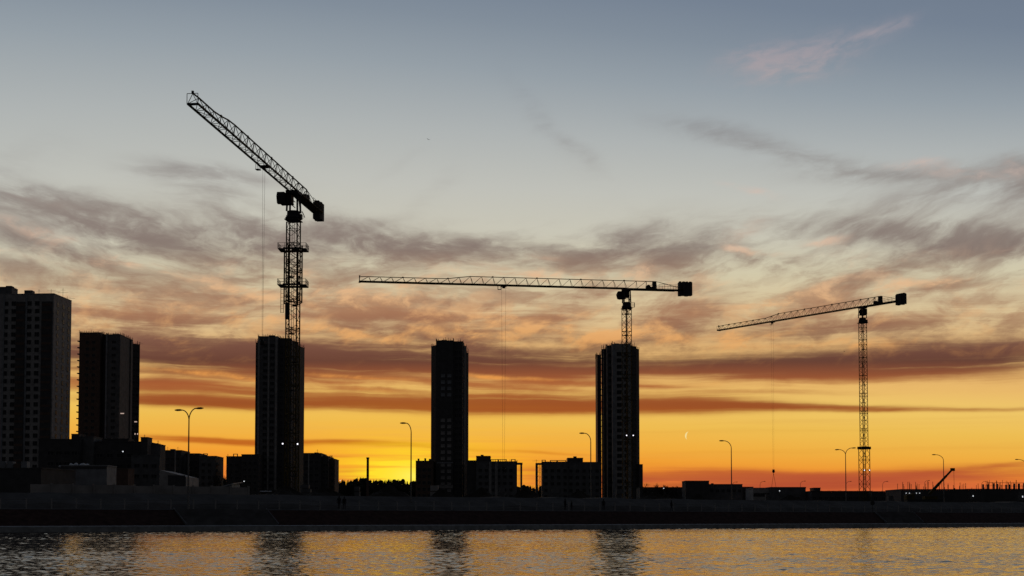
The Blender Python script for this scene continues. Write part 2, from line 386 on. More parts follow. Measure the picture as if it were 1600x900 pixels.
# ------------------------------------------------------------------ water
rng = np.random.default_rng(5)
def wave_z(X, Y):
    z = np.zeros_like(X)
    for lam, amp, n in ((7.0, .006, 4), (2.6, .0042, 7), (1.25, .0033, 10), (.62, .0030, 16), (.33, .0020, 18)):
        for _ in range(n):
            l = lam * rng.uniform(.65, 1.45); th = rng.normal(R(80), R(28) if lam > 1 else R(46)); k = 2 * np.pi / l
            z += amp * rng.uniform(.5, 1.1) * np.sin(k * (np.cos(th) * X + np.sin(th) * Y) + rng.uniform(0, 6.28) + 0.5 * np.sin(X * .21 + Y * .13 + rng.uniform(0, 6)))
    return z
def make_water():
    NR, NC = 1250, 720
    yy = 26 * (235 / 26.0) ** (np.linspace(0, 1, NR) ** .82)
    uu = np.linspace(-.50, .50, NC)
    X = yy[:, None] * uu[None, :]; Y = np.repeat(yy[:, None], NC, 1)
    Z = wave_z(X, Y)
    cell = np.gradient(yy)[:, None]
    gust = .70 + .38 * np.clip((Y - 60) / 110, 0, 1) + .30 * (np.sin(X * .06 + Y * .11 + 1) * np.sin(X * .023 - Y * .05 + 2) * .5 + .5) + .22 * np.sin(X * .035 + 1.5 * np.sin(Y * .09) + Y * .33) * np.sin(Y * .52 + X * .05 + 2)
    Z *= gust * .98
    v = np.stack([X, Y, Z], -1).reshape(-1, 3)
    idx = np.arange(NR * NC).reshape(NR, NC)
    q = np.stack([idx[:-1, :-1], idx[:-1, 1:], idx[1:, 1:], idx[1:, :-1]], -1).reshape(-1, 4)
    cx = v[q[:, 0], 0]; cy = v[q[:, 0], 1]
    d = (cx - SP.x) * SN.x + (cy - SP.y) * SN.y
    q = q[d < 2.0]
    b = len(v); ext = np.array([[-4000, -600, -.16], [5000, -600, -.16], [5000, 4200, -.16], [-4000, 4200, -.16]], float)
    v = np.vstack([v, ext]); q = np.vstack([q, [[b, b + 1, b + 2, b + 3]]])
    me = bpy.data.meshes.new('water')
    me.vertices.add(len(v)); me.vertices.foreach_set('co', v.ravel())
    me.loops.add(q.size); me.loops.foreach_set('vertex_index', q.ravel().astype(np.int32))
    me.polygons.add(len(q)); me.polygons.foreach_set('loop_start', np.arange(0, q.size, 4, dtype=np.int32)); me.polygons.foreach_set('loop_total', np.full(len(q), 4, np.int32))
    me.polygons.foreach_set('use_smooth', np.ones(len(q), bool))
    me.update(); me.validate()
    m = bpy.data.materials.new('water'); m.use_nodes = True; nt = m.node_tree; p = nt.nodes['Principled BSDF']
    p.inputs['Base Color'].default_value = (.012, .016, .018, 1); p.inputs['Roughness'].default_value = .075; p.inputs['IOR'].default_value = 1.333
    t = nt.nodes.new('ShaderNodeTexCoord'); mp = nt.nodes.new('ShaderNodeMapping'); mp.inputs['Scale'].default_value = (1, 1.5, 1)
    n1 = nt.nodes.new('ShaderNodeTexNoise'); n1.inputs['Scale'].default_value = 4.5; n1.inputs['Detail'].default_value = 3
    bp = nt.nodes.new('ShaderNodeBump'); bp.inputs['Strength'].default_value = .2; bp.inputs['Distance'].default_value = .05
    nt.links.new(t.outputs['Object'], mp.inputs[0]); nt.links.new(mp.outputs[0], n1.inputs['Vector']); nt.links.new(n1.outputs['Fac'], bp.inputs['Height']); nt.links.new(bp.outputs[0], p.inputs['Normal'])
    me.materials.append(m)
    o = bpy.data.objects.new('water', me); COL.objects.link(o); tag(o, None, kind='structure')
make_water()

# ------------------------------------------------------------------ buildings
def window_mesh(w, h, name='window', mats=('frame', 'glass')):
    m = MB(); t = .12
    for sx in (-1, 1): m.box((sx * (w / 2 - t / 2), 0, 0), (t, .16, h), 0, 0)
    for sz in (-1, 1): m.box((0, 0, sz * (h / 2 - t / 2)), (w - 2 * t, .16, t), 0, 0)
    m.box((0, 0, 0), (t * .8, .12, h - 2 * t), 0, 0)
    m.box((0, .03, 0), (w - 2 * t, .06, h - 2 * t), 0, 1)
    o = m.build(name, list(mats)); me = o.data; bpy.data.objects.remove(o); return me
WM = {}
class Building:
    def __init__(s, name, label, cat, px, Y, group=None):
        p = W(px, 700, Y); s.r = thing(name, (p.x, p.y, GZ), label, cat, 0, group); s.nw = 0; s.over = MB()
    def block(s, x0, x1, ytop, Y0, Y1=None, depth=14, mat='conc', part='wall', zbase=None, par=True, ref=None):
        Y1 = Y0 if Y1 is None else Y1
        ref = ytop + 60 if ref is None else ref
        a = W(x0, ref, Y0); b = W(x1, ref, Y1)
        zt = W((x0 + x1) / 2, ytop, (Y0 + Y1) / 2).z
        d = Vector((b.x - a.x, b.y - a.y)); u = d.normalized(); n = Vector((-u.y, u.x))
        zb = GZ - .5 if zbase is None else zbase
        poly = [(a.x, a.y), (b.x, b.y), (b.x + n.x * depth, b.y + n.y * depth), (a.x + n.x * depth, a.y + n.y * depth)]
        m = MB(); m.prism(poly, zb, zt)
        if par:      # a coping round the roof edge
            for i in range(4):
                p, q = Vector(poly[i]), Vector(poly[(i + 1) % 4])
                m.bar((p.x, p.y, zt + .12), (q.x, q.y, zt + .12), .16)
        o = m.build(part, mat, s.r, s.r.location)
        return dict(a=Vector((a.x, a.y)), u=u, n=n, L=d.length, zt=zt, zb=zb, rz=math.atan2(u.y, u.x), Y0=Y0, depth=depth, poly=poly)
    def win(s, fc, cols, w=1.7, h=1.6, pitch=3.0, first=2.6, rows=22, side=False, mat=None, skip=None, zmin=8):
        key = (w, h, mat)
        if key not in WM: WM[key] = window_mesh(w, h, mats=(mat, mat) if mat else ('frame', 'glass'))
        for c in cols:                      # c = fraction along the facade
            for r_ in range(rows):
                z = fc['zt'] - first - r_ * pitch
                if z < zmin: break
                if skip and skip(c, r_): continue
                if side:
                    p = fc['a'] + fc['u'] * fc['L'] + fc['n'] * (c * fc['depth']) + fc['u'] * .04; rz = fc['rz'] + math.pi / 2
                else:
                    p = fc['a'] + fc['u'] * (c * fc['L']) - fc['n'] * .04; rz = fc['rz']
                if s.nw < 100:
                    o = bpy.data.objects.new('window', WM[key]); COL.objects.link(o); o.parent = s.r
                    o.location = (p.x - s.r.location.x, p.y - s.r.location.y, z - s.r.location.z); o.rotation_euler = (0, 0, rz); s.nw += 1
                else:
                    s.over.box((p.x, p.y, z), (w, .12, h), rz, 1)
                    for sz in (-1, 1): s.over.box((p.x, p.y, z + sz * h / 2), (w + .1, .18, .12), rz, 0)
    def pilaster(s, fc, c, w=.6, name='pilaster', mat='pale', proud=.25, z0=None, z1=None):
        p = fc['a'] + fc['u'] * (c * fc['L']) - fc['n'] * (proud / 2)
        z0 = fc['zb'] if z0 is None else z0; z1 = fc['zt'] - .02 if z1 is None else z1
        m = MB(); m.box((p.x, p.y, (z0 + z1) / 2), (w, proud, z1 - z0), fc['rz']); m.build(name, mat, s.r, s.r.location)
    def band(s, fc, z, h=.35, mat='conc_d', c0=0, c1=1, name='string_course'):
        p = fc['a'] + fc['u'] * ((c0 + c1) / 2 * fc['L']) - fc['n'] * .06
        m = MB(); m.box((p.x, p.y, z), (fc['L'] * (c1 - c0), .12, h), fc['rz']); m.build(name, mat, s.r, s.r.location)
    def balconies(s, fc, end, out=1.1, z0=None, z1=None, pitch=3.0, mat='conc_d', along=4.0, depth0=.5, wall=1.0, maxn=26):
        """a stack of balconies sticking out past one end of the facade"""
        z = (fc['zt'] - 4) if z1 is None else z1; z0 = 12 if z0 is None else z0; k = 0
        proto = None
        while z > z0 and k < maxn:
            if proto is None:
                m = MB(); m.box((0, 0, 0), (out, along, .22)); m.box((0, -along / 2 + .06, wall * .5), (out, .1, wall)); 
                sx = -1 if end == 0 else 1
                m.box((sx * (out / 2 - .05), 0, wall * .85), (.08, along - .2, .1))
                m.box((sx * (out / 2 - .05), along / 2 - .1, .6), (.08, .1, 1.2))
                for j in range(3): m.box((sx * (out / 2 - .05), -along / 2 + along * (j + .5) / 3, wall * .45), (.05, .05, wall * .8))
                proto = m.build('balcony', mat, s.r); o = proto
            else:
                o = proto.copy(); COL.objects.link(o)
            e = fc['a'] + fc['u'] * (fc['L'] + out / 2 if end else -out / 2) + fc['n'] * (depth0 + along / 2)
            o.location = (e.x - s.r.location.x, e.y - s.r.location.y, z - GZ); o.rotation_euler = (0, 0, fc['rz'])
            z -= pitch; k += 1
    def roofbox(s, x0, x1, ytop, Y, h=4, depth=4, mat='conc_d', name='roof_box', back=4):
        a = W(x0, ytop, Y + back); b = W(x1, ytop, Y + back)
        m = MB(); m.prism([(a.x, a.y), (b.x, b.y), (b.x, b.y + depth), (a.x, a.y + depth)], a.z - h, a.z); m.build(name, mat, s.r, s.r.location)
    def railing(s, fc, h=1.1, seed=1, step=1.1, wild=.5, name='roof_railing'):
        rr = random.Random(seed); m = MB(); poly = [Vector(p) for p in fc['poly']]
        for i in range(4):
            p, q = poly[i], poly[(i + 1) % 4]; L = (q - p).length; n = max(2, int(L / step)); prev = None; m.bar((p.x, p.y, fc['zt'] + .1), (q.x, q.y, fc['zt'] + .1), .05)
            for k in range(n):
                c = p + (q - p) * (k / n); hh = 1.3 * h * (1 + wild * rr.uniform(-.6, .9))
                if rr.random() < .25: prev = None; continue
                m.bar((c.x, c.y, fc['zt']), (c.x + rr.uniform(-.1, .1), c.y, fc['zt'] + hh), .08)
                if prev is not None: m.bar((prev[0], prev[1], fc['zt'] + h * .8), (c.x, c.y, fc['zt'] + h * .8), .06)
                prev = (c.x, c.y)
        m.build(name, 'steel_d', s.r, s.r.location)
    def antenna(s, px, py, Y, h=3.5, cross=1.5):
        p = W(px, py, Y); m = MB(); m.bar((p.x, p.y, p.z - h - 2), (p.x, p.y, p.z), .06)
        m.bar((p.x - cross, p.y, p.z - h * .45), (p.x + cross, p.y + .2, p.z - h * .42), .045)
        m.bar((p.x - cross * .5, p.y, p.z - h * .2), (p.x + cross * .5, p.y, p.z - h * .2), .035); m.build('antenna', 'steel_d', s.r, s.r.location)
    def lit(s, px, py, Y, w=1.0, h=.7, mat='warm', name='lit_window'):
        p = W(px, py, Y); m = MB(); m.box((p.x, p.y, p.z), (w, .1, h)); o = m.build(name, mat, s.r, s.r.location); return o
    def ring(s, px0, px1, ytop, ybot, Y, name='roof_vent'):
        """open portal frame on the roof"""
        a = W(px0, ytop, Y); b = W(px1, ytop, Y); z0 = W(px0, ybot, Y).z - 1; m = MB()
        m.bar((a.x, a.y, z0), (a.x, a.y, a.z - .17), .22); m.bar((b.x, b.y, z0), (b.x, b.y, b.z - .17), .22); m.bar((a.x - .22, a.y, a.z), (b.x + .22, b.y, b.z), .2)
        m.build(name, 'conc_d', s.r, s.r.location)
    def done(s):
        if s.over.f:
            o = s.over.build('window', ['frame', 'glass'], s.r, s.r.location); o['kind'] = 'stuff'

# --- tower at the left edge
b = Building('apartment_tower', 'tallest grey apartment tower, cut by the left edge of the photo', 'tower block', 40, 490)
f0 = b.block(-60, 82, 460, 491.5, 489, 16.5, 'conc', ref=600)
b.block(-40, 17.5, 449, 497, 497, 6, 'conc_d', 'roof_house', zbase=80)
b.roofbox(9, 18, 446.5, 497, 3, 3); b.roofbox(38, 50, 453.5, 492, 3, 3, name='roof_hatch')
for c in (.475, .562, .734, .820): b.win(f0, [c], 1.75, 1.7, 3.0, 3.6, 24)
b.win(f0, [.36, .28], 1.75, 1.7, 3.0, 3.6, 24)
b.win(f0, [.22, .54, .84], 1.5, 1.7, 3.0, 3.6, 24, side=True)
for c0, c1 in ((.595, .69), (.875, .985)):
    p = f0['a'] + f0['u'] * ((c0 + c1) / 2 * f0['L']) - f0['n'] * .3; m = MB(); Lw = (c1 - c0) * f0['L']
    z = f0['zt'] - 3.0
    m.box((p.x, p.y, z / 2), (Lw, .6, z), f0['rz']); k = 0
    while z > 8:
        m.box((p.x - f0['n'].x * .32, p.y - f0['n'].y * .32, z - 1.2), (Lw * .98, .06, .9), f0['rz'], 1); z -= 3
    m.build('loggia_stack', ['dark', 'brown'], b.r, b.r.location)
b.pilaster(f0, .455, .5, proud=.2); b.pilaster(f0, .70, .8, proud=.2)
b.antenna(25, 449, 492, 2.6, .8); b.antenna(61, 452, 492, 2.2, 1.0); b.antenna(80, 452, 493, 2.4, 3.5); b.antenna(98.5, 450, 500, 4.2, 2.0); b.antenna(105, 463, 503, 2, 3.0)
b.done()

# --- second tower
b = Building('apartment_tower', 'brown apartment tower with stepped roof, second from the left', 'tower block', 170, 620)
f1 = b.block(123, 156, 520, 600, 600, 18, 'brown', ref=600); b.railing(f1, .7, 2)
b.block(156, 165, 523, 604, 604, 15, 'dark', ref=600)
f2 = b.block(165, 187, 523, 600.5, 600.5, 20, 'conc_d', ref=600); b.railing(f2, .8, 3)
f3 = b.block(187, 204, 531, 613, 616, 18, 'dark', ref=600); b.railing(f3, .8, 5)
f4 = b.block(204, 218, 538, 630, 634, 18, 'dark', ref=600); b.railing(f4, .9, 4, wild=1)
b.roofbox(146, 155, 519, 602, 2.5, 5); b.roofbox(176, 186, 521.5, 604, 2, 5); b.roofbox(196, 203, 529.5, 616, 2, 5)
b.win(f1, [.38, .68], 1.6, 1.5, 3.1, 4.5, 20)
b.win(f2, [.55], 2.0, 1.4, 3.1, 3.5, 20); b.win(f3, [.5], 2.0, 1.5, 3.1, 3.5, 18); b.win(f4, [.35, .75], 1.4, 1.5, 3.1, 3.5, 16)
b.pilaster(f2, .05, .7, proud=.5, mat='pale'); b.pilaster(f3, .04, .6, proud=.5, mat='conc'); b.pilaster(f4, .1, .5, proud=.4, mat='conc')
b.balconies(f1, 0, 1.15, z1=W(120, 533, 600).z, z0=W(120, 676, 600).z, pitch=3.05, wall=.35)
b.lit(191, 646, 598, 1.7, .45); b.lit(212, 659, 628, 1.3, .5); b.lit(211, 678, 628, .5, .7); b.lit(215, 678, 628, .5, .7)
b.antenna(161, 517, 606, 2, 1); b.antenna(218, 534, 640, 2.0, 1.8)
b.done()

# --- third tower (behind the tallest crane)
b = Building('apartment_tower', 'dark unfinished apartment tower directly behind the mast of the tallest crane', 'tower block', 437, 615)
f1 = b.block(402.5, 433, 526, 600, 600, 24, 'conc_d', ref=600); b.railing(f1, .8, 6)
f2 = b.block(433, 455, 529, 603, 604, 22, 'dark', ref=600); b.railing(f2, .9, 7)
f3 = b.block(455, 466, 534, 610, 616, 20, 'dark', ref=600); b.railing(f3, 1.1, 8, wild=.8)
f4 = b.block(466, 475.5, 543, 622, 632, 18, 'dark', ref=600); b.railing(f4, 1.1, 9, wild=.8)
b.roofbox(420, 429, 524, 603, 2, 4)
b.win(f1, [.38, .74], 2.0, 1.7, 3.0, 4.2, 24); b.win(f2, [.3, .62], 1.7, 1.7, 3.0, 4.0, 24); b.win(f3, [.5], 1.5, 1.6, 3.0, 4.2, 20)
b.pilaster(f1, .05, .9, proud=.3, mat='conc'); b.pilaster(f1, .56, .7, proud=.25, mat='conc'); b.pilaster(f1, .95, .9, proud=.3, mat='conc'); b.pilaster(f3, .1, .5, mat='conc')
b.balconies(f1, 0, 1.0, z1=W(400, 541, 600).z, z0=W(400, 710, 600).z)
for (px, py) in ((451, 555), (453, 570), (454, 586), (468, 564), (469, 579), (469, 596)):
    p = W(px, py, 600); q = W(px + 5, py - 8, 600); m = MB(); m.bar(p, q, .09); m.build('safety_rail', 'galv', b.r, b.r.location)
b.done()

# --- fourth tower
b = Building('apartment_tower', 'black apartment tower standing in front of the sunset glow, narrowest of the five', 'tower block', 702, 610)
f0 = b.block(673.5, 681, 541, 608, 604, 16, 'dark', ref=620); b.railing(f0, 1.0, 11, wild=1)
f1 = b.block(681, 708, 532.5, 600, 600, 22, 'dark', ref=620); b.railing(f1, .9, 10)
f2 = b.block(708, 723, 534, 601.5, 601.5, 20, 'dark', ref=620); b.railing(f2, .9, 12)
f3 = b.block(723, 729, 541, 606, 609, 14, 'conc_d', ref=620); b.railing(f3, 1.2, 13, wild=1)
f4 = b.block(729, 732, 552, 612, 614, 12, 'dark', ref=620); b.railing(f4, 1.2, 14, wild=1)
b.roofbox(690, 698, 531, 603, 2, 4)
for c in (.41, .78): b.win(f1, [c], 1.9, 1.6, 3.0, 16.5, 4, mat='pale')
for c in (.41, .78): b.win(f1, [c], 1.9, 1.6, 3.0, 37.5, 20, zmin=12, mat='conc')
b.win(f2, [.35, .72], 1.5, 1.9, 3.0, 5.0, 22)
b.pilaster(f3, .45, .8, proud=.3, mat='conc')
# podium bands
z = W(700, 723, 599).z; b.band(f1, z, .6, 'pale', .05, 1.0, 'canopy_band')
z = W(700, 760, 598).z; b.band(f1, z, 1.6, 'conc', .1, 1.0, 'shopfront')
b.done()

# --- fifth tower
b = Building('apartment_tower', 'grey apartment tower behind the middle crane with a thin bright gap at left', 'tower block', 966, 612)
g0 = b.block(933.5, 939.6, 555, 620, 620, 14, 'dark', ref=640); b.railing(g0, 1.1, 21, wild=1)
f0 = b.block(943.6, 949, 546, 611, 611, 4, 'dark', ref=640); b.railing(f0, 1.1, 20, wild=1)
f1 = b.block(949, 957, 540.5, 605, 605, 10, 'conc_d', ref=640); b.railing(f1, .9, 22)
f2 = b.block(957, 986, 538, 600, 600, 22, 'conc', ref=640); b.railing(f2, .9, 23)
f3 = b.block(986, 994.5, 541.5, 603, 606, 18, 'dark', ref=640); b.railing(f3, 1.2, 24, wild=1)
f4 = b.block(994.5, 999, 546, 609, 612, 15, 'dark', ref=640); b.railing(f4, 1.2, 25, wild=1)
b.block(999, 1004.5, 726, 605, 607, 12, 'dark', ref=750, part='annex')
b.roofbox(960, 967, 536.5, 603, 2, 4)
b.win(f2, [.37], 2.3, 1.9, 3.0, 4.6, 24); b.win(f2, [.74], 1.7, 1.9, 3.0, 4.6, 24)
b.win(f3, [.3, .75], 1.3, 1.7, 3.0, 4.6, 22); b.win(f1, [.5], 1.5, 1.7, 3.0, 4.6, 22)
b.pilaster(f2, .08, 1.2, proud=.3, mat='pale'); b.pilaster(f2, .56, .5, proud=.2, mat='pale'); b.pilaster(f2, .93, .6, proud=.2, mat='pale')
b.band(f2, W(966, 728, 600).z, .6, 'pale', .1, .95)
# floor slabs crossing the gap
zz = g0['zt'] - 2; m = MB(); a = W(939.9, 640, 618); c = W(943.2, 640, 612)
while zz > 6:
    m.box(((a.x + c.x) / 2, 616, zz), (1.1, 3, .28)); zz -= 3
m.build('gap_slabs', 'conc_d', b.r, b.r.location)
b.done()

# --- low apartment blocks
def low(name, label, px, Y, cat='building', group=None): return Building(name, label, cat, px, Y, group)
G = 'low apartment blocks round the foot of the towers'
b = low('apartment_block', 'low apartment block with small roof house, just left of the double armed lamp', 268, 600, 'apartment block', G)
f = b.block(250, 256, 709, 600, 600, 14, 'dark', ref=740); f = b.block(256, 283, 704, 598, 598, 16, 'dark', ref=740); b.win(f, [.2, .5, .8], 1.6, 1.6, 3, 4, 5)
b.roofbox(266, 272, 701.5, 600, 3, 3, name='chimney'); b.pilaster(f, .66, .7, mat='conc'); b.antenna(262, 698, 600, 2.5, 1.2); b.antenna(278, 698, 600, 2.5, 1.2)
f = b.block(283, 289, 712, 602, 602, 14, 'conc_d', ref=740); b.done()
b = low('apartment_block', 'low apartment block with square roof vent, directly behind the double armed lamp', 310, 600, 'apartment block', G)
f = b.block(286, 311, 709, 606, 606, 16, 'dark', ref=740); b.win(f, [.2, .5, .8], 1.6, 1.6, 3, 4, 5)
f = b.block(311, 337, 713, 600, 600, 16, 'conc_d', ref=740); b.win(f, [.25, .62], 1.6, 1.6, 3, 4, 5); b.ring(318, 324, 709, 713, 604)
f2_ = b.balconies(f, 1, .9, z1=f['zt'] - 4, z0=14); b.done()
b = low('apartment_block', 'low apartment block touching the left foot of the tower behind the tallest crane', 378, 590, 'apartment block', G)
f = b.block(353.5, 377, 713.5, 590, 590, 16, 'dark', ref=740); b.ring(365, 371, 709.5, 713, 594); b.win(f, [.3, .7], 1.6, 1.6, 3, 4, 5)
f = b.block(377, 404, 710.5, 588, 588, 16, 'dark', ref=740); b.win(f, [.2, .5, .8], 1.6, 1.6, 3, 4, 5); b.antenna(356, 709, 592, 2, .6); b.done()
b = low('apartment_block', 'low apartment block with small roof stacks, right of the tower behind the tallest crane', 500, 590, 'apartment block', G)
f = b.block(474, 501.5, 708.5, 588, 588, 18, 'dark', ref=740); b.win(f, [.15, .45, .75], 1.6, 1.6, 3, 4, 5); b.pilaster(f, .3, .6, mat='conc'); b.roofbox(491, 497, 707, 590, 3, 4)
f = b.block(501.5, 513, 713.5, 590, 590, 18, 'dark', ref=740); b.win(f, [.4, .8], 1.4, 1.6, 3, 4, 5); b.roofbox(505, 508, 711, 592, 3, 2, name='chimney'); b.roofbox(509.5, 512, 712, 592, 3, 2, name='chimney')
f = b.block(513, 523, 717.5, 594, 594, 14, 'brown', ref=740); b.win(f, [.6], 1.4, 1.6, 3, 4, 5); b.ring(515.5, 518.5, 712.5, 717, 596); b.antenna(496, 702, 594, 3, 1.2); b.antenna(519, 711, 596, 2.5, .5); b.done()
b = low('apartment_block', 'low brown block with three roof stacks, left foot of the narrowest tower', 662, 590, 'apartment block', G)
f = b.block(649.5, 676, 720.5, 590, 590, 16, 'brown', ref=740); b.win(f, [.2, .5, .8], 1.6, 1.6, 3, 4, 5)
for a_, c_, y_ in ((652.5, 655, 716.5), (663, 665.5, 716), (670, 676, 717)): b.roofbox(a_, c_, y_, 592, 3, 2, name='chimney')
b.done()
b = low('apartment_block', 'long low block with an open portal frame at its right end', 773, 590, 'apartment block', G)
f = b.block(729.5, 744, 720, 591, 591, 16, 'dark', ref=740); f = b.block(744, 766, 713, 592.5, 592.5, 14, 'dark', ref=740, part='roof_house'); b.roofbox(751, 755.5, 710.5, 592, 3, 2, name='chimney')
f = b.block(744, 808, 721.5, 589, 589, 16, 'conc_d', ref=740); b.win(f, [.1, .25, .4, .55, .7, .85], 1.6, 1.6, 3, 4, 5); b.railing(f, .8, 33, wild=.2)
for c in (.33, .36, .48, .51): b.pilaster(f, c, .5, mat='conc')
for a_, c_ in ((767, 778), (779, 791), (799, 805)): b.ring(a_, c_, 718, 721, 592)
a = W(808, 723, 589); c = W(814.5, 723, 589); z0 = GZ; m = MB()
m.box(((a.x + c.x) / 2, 592, a.z - .35), (c.x - a.x + 1.2, 6, .8)); m.box((c.x, 592, (a.z - .8 + z0) / 2), (.9, 6, a.z - .8 - z0)); m.box((a.x + .9, 594, (a.z - 1 + z0) / 2), (.15, .15, a.z - 1 - z0))
m.build('portal_frame', 'conc_d', b.r, b.r.location); b.done()
b = low('apartment_block', 'long low block with scaffolding in the open frame at its left end', 890, 590, 'apartment block', G)
f = b.block(847, 887, 722, 589, 589, 16, 'conc_d', ref=740); b.win(f, [.15, .4, .65, .9], 1.6, 1.6, 3, 4, 5); f = b.block(887, 911, 716, 592, 592, 12, 'dark', ref=740, part='roof_house'); b.roofbox(896, 901, 713, 592, 3, 2, name='chimney')
f = b.block(887, 938, 722.5, 590, 590, 16, 'conc_d', ref=740); b.win(f, [.1, .3, .5, .7, .9], 1.6, 1.6, 3, 4, 5)
b.ring(860, 870, 719.5, 722, 592); b.ring(871, 884, 719.5, 722, 592); b.ring(847, 852, 719, 722, 592)
a = W(838.5, 723.5, 589); c = W(847, 723.5, 589); m = MB()
m.box(((a.x + c.x) / 2, 592, a.z - .3), (c.x - a.x + .9, 6, .7)); m.box((a.x, 592, (a.z - .65 + z0) / 2), (.9, 6, a.z - .65 - z0)); m.build('portal_frame', 'conc_d', b.r, b.r.location)
m = MB(); zz = GZ
while zz < a.z - 2:
    m.bar((a.x + .5, 590, zz), (a.x + 1.9, 590, zz), .07); m.bar((a.x + .5, 590, zz), (a.x + 1.9, 590, zz + 2), .05); zz += 2
for k in (.5, 1.3, 1.9): m.bar((a.x + k, 590, GZ), (a.x + k, 590, a.z - .7), .07)
m.build('scaffold', 'steel_d', b.r, b.r.location); b.antenna(838, 718, 592, 1.5, 1.8); b.done()

# --- site buildings at left
b = low('building', 'wide dark building with stepped flat roof in front of the brown tower', 170, 380)
f = b.block(60, 124, 687, 380, 380, 22, 'dark', ref=720); b.win(f, [.3, .5, .7, .88], 2, 1.3, 3.2, 4, 2)
b.block(111, 123, 679, 384, 384, 6, 'dark', ref=720, part='roof_house')
b.block(124, 146, 683, 383, 383, 8, 'conc_d', 'roof_house', ref=720); f = b.block(124, 230, 691, 384, 384, 20, 'dark', ref=720); b.win(f, [.15, .3, .45, .6, .75, .9], 2, 1.3, 3.2, 4, 3); b.block(160, 200, 686.5, 388, 388, 6, 'dark', ref=720, part='roof_house')
f5 = b.block(205, 249.5, 712, 372, 374, 6, 'conc_d', 'front_wing', ref=730); b.win(f5, [.2, .5, .8], 1.6, 1.2, 3, 3, 2); b.block(150, 200, 733, 360, 360, 6, 'brown', 'front_wing', ref=740)
b.block(219.5, 230, 684, 378, 378, 5, 'dark', ref=720, part='stair_tower'); f = b.block(230, 250, 694.5, 382, 384, 16, 'conc_d', ref=720); b.win(f, [.25, .6], 2, 1.3, 3.2, 4, 3)
for px, py in ((134, 681.5), (171, 684), (181, 684.5), (206, 689), (236, 692.5), (243, 692.5)): b.roofbox(px, px + 3.2, py, 386, 1.6, 1.2, name='roof_vent')
for px, py in ((128, 675), (194, 681), (226, 679), (247, 688)): b.antenna(px, py, 387, 2, .7)
o = b.lit(192, 705.5, 371, .35, .3, 'lampo', 'wall_lamp'); b.done()
b = low('site_building', 'low black building with pale boxes on its roof at the left edge', 30, 235)
f = b.block(-60, 64, 733, 235, 232, 12, 'dark', ref=740)
for a_, c_, y_ in ((-3, 8, 720.5), (11, 20, 721), (33, 42, 721), (22, 31, 724)): b.block(a_, c_, y_, 236, 236, 1.5, 'pale' if y_ < 723 else 'brown', 'roof_cabin', zbase=f['zt'] + .01, ref=730, par=False)
b.done()
b = low('site_cabin', 'long pale grey site cabin with old snow heaped on its roof', 130, 250, 'cabin')
f = b.block(95, 167, 728.5, 250, 250, 6, 'pale', ref=740)
b.band(f, f['zt'] - .25, .5, 'dark', 0, 1, 'eaves_band')
m = MB(); rr = random.Random(8)
for i in range(22):
    p = W(97 + i * 2.2, 727, 252); m.ball((p.x, p.y + rr.uniform(-.8, .8), f['zt'] + .05), rr.uniform(.35, .6), 8, rr.uniform(.6, 1.5) * (1 if 6 < i < 18 else .5))
m.build('snow', 'snow', b.r, b.r.location, smooth=True); b.done()
b = low('warehouse', 'grey warehouse with sloping roof, behind the foot of the double armed lamp', 270, 300, 'warehouse')
a = W(250, 737, 300); c = W(291, 737, 300); m = MB()
m.add([(a.x, a.y, GZ - .5), (c.x, a.y, GZ - .5), (c.x, a.y, c.z - 1.2), (a.x, a.y, a.z + .4), (a.x, a.y + 12, GZ - .5), (c.x, a.y + 12, GZ - .5), (c.x, a.y + 12, c.z - 1.2), (a.x, a.y + 12, a.z + .4)],
      [(0,1,2,3), (5,4,7,6), (3,2,6,7), (1,5,6,2), (4,0,3,7)]); m.build('wall', 'conc', b.r, b.r.location)
m = MB(); p = W(276, 752, 299.9); m.box((p.x, p.y, (GZ + p.z + 1.4) / 2), (4, .1, p.z + 1.4 - GZ)); m.build('door', 'dark', b.r, b.r.location); b.done()
b = low('shed', 'small blue shed with pale sloping sheet roof, left of the tower behind the tallest crane', 340, 260, 'shed')
a = W(314, 762, 260); c = W(362, 753, 260); m = MB(); m.prism([(a.x + 2.2, 260), (c.x, 260), (c.x, 268), (a.x + 2.2, 268)], GZ - .3, [a.z - .1, c.z - .35, c.z - .35, a.z - .1]); m.build('wall', 'blue', b.r, b.r.location)
m = MB(); m.add([(a.x, 259.4, a.z - .9), (c.x + .3, 259.4, c.z - .5), (c.x + .3, 269, c.z + .05), (a.x, 269, a.z - .2), (a.x, 259.4, a.z - .75), (c.x + .3, 259.4, c.z - .32), (c.x + .3, 269, c.z + .25), (a.x, 269, a.z)],
      [(3,2,1,0), (4,5,6,7), (0,1,5,4), (1,2,6,5), (2,3,7,6), (3,0,4,7)]); m.build('roof', 'roofp', b.r, b.r.location); b.done()
# long concrete site wall
b = low('site_wall', 'long grey concrete site wall along the top of the bank at left', 170, 185, 'wall')
m = MB(); t0 = t_at(64, 22)
for i in range(11):
    q = shore(t0 + i * 2.6, 22, 0); m.box((q[0], q[1], GZ + .45), (2.5, .18, 1.3 + .12 * math.sin(i * 2.3)), math.atan2(SU.y, SU.x)); m.box(shore(t0 + i * 2.6 + 1.3, 21.9, GZ + .5), (.22, .26, 1.5), math.atan2(SU.y, SU.x))
m.build('wall_panels', 'conc', b.r, b.r.location); b.done()
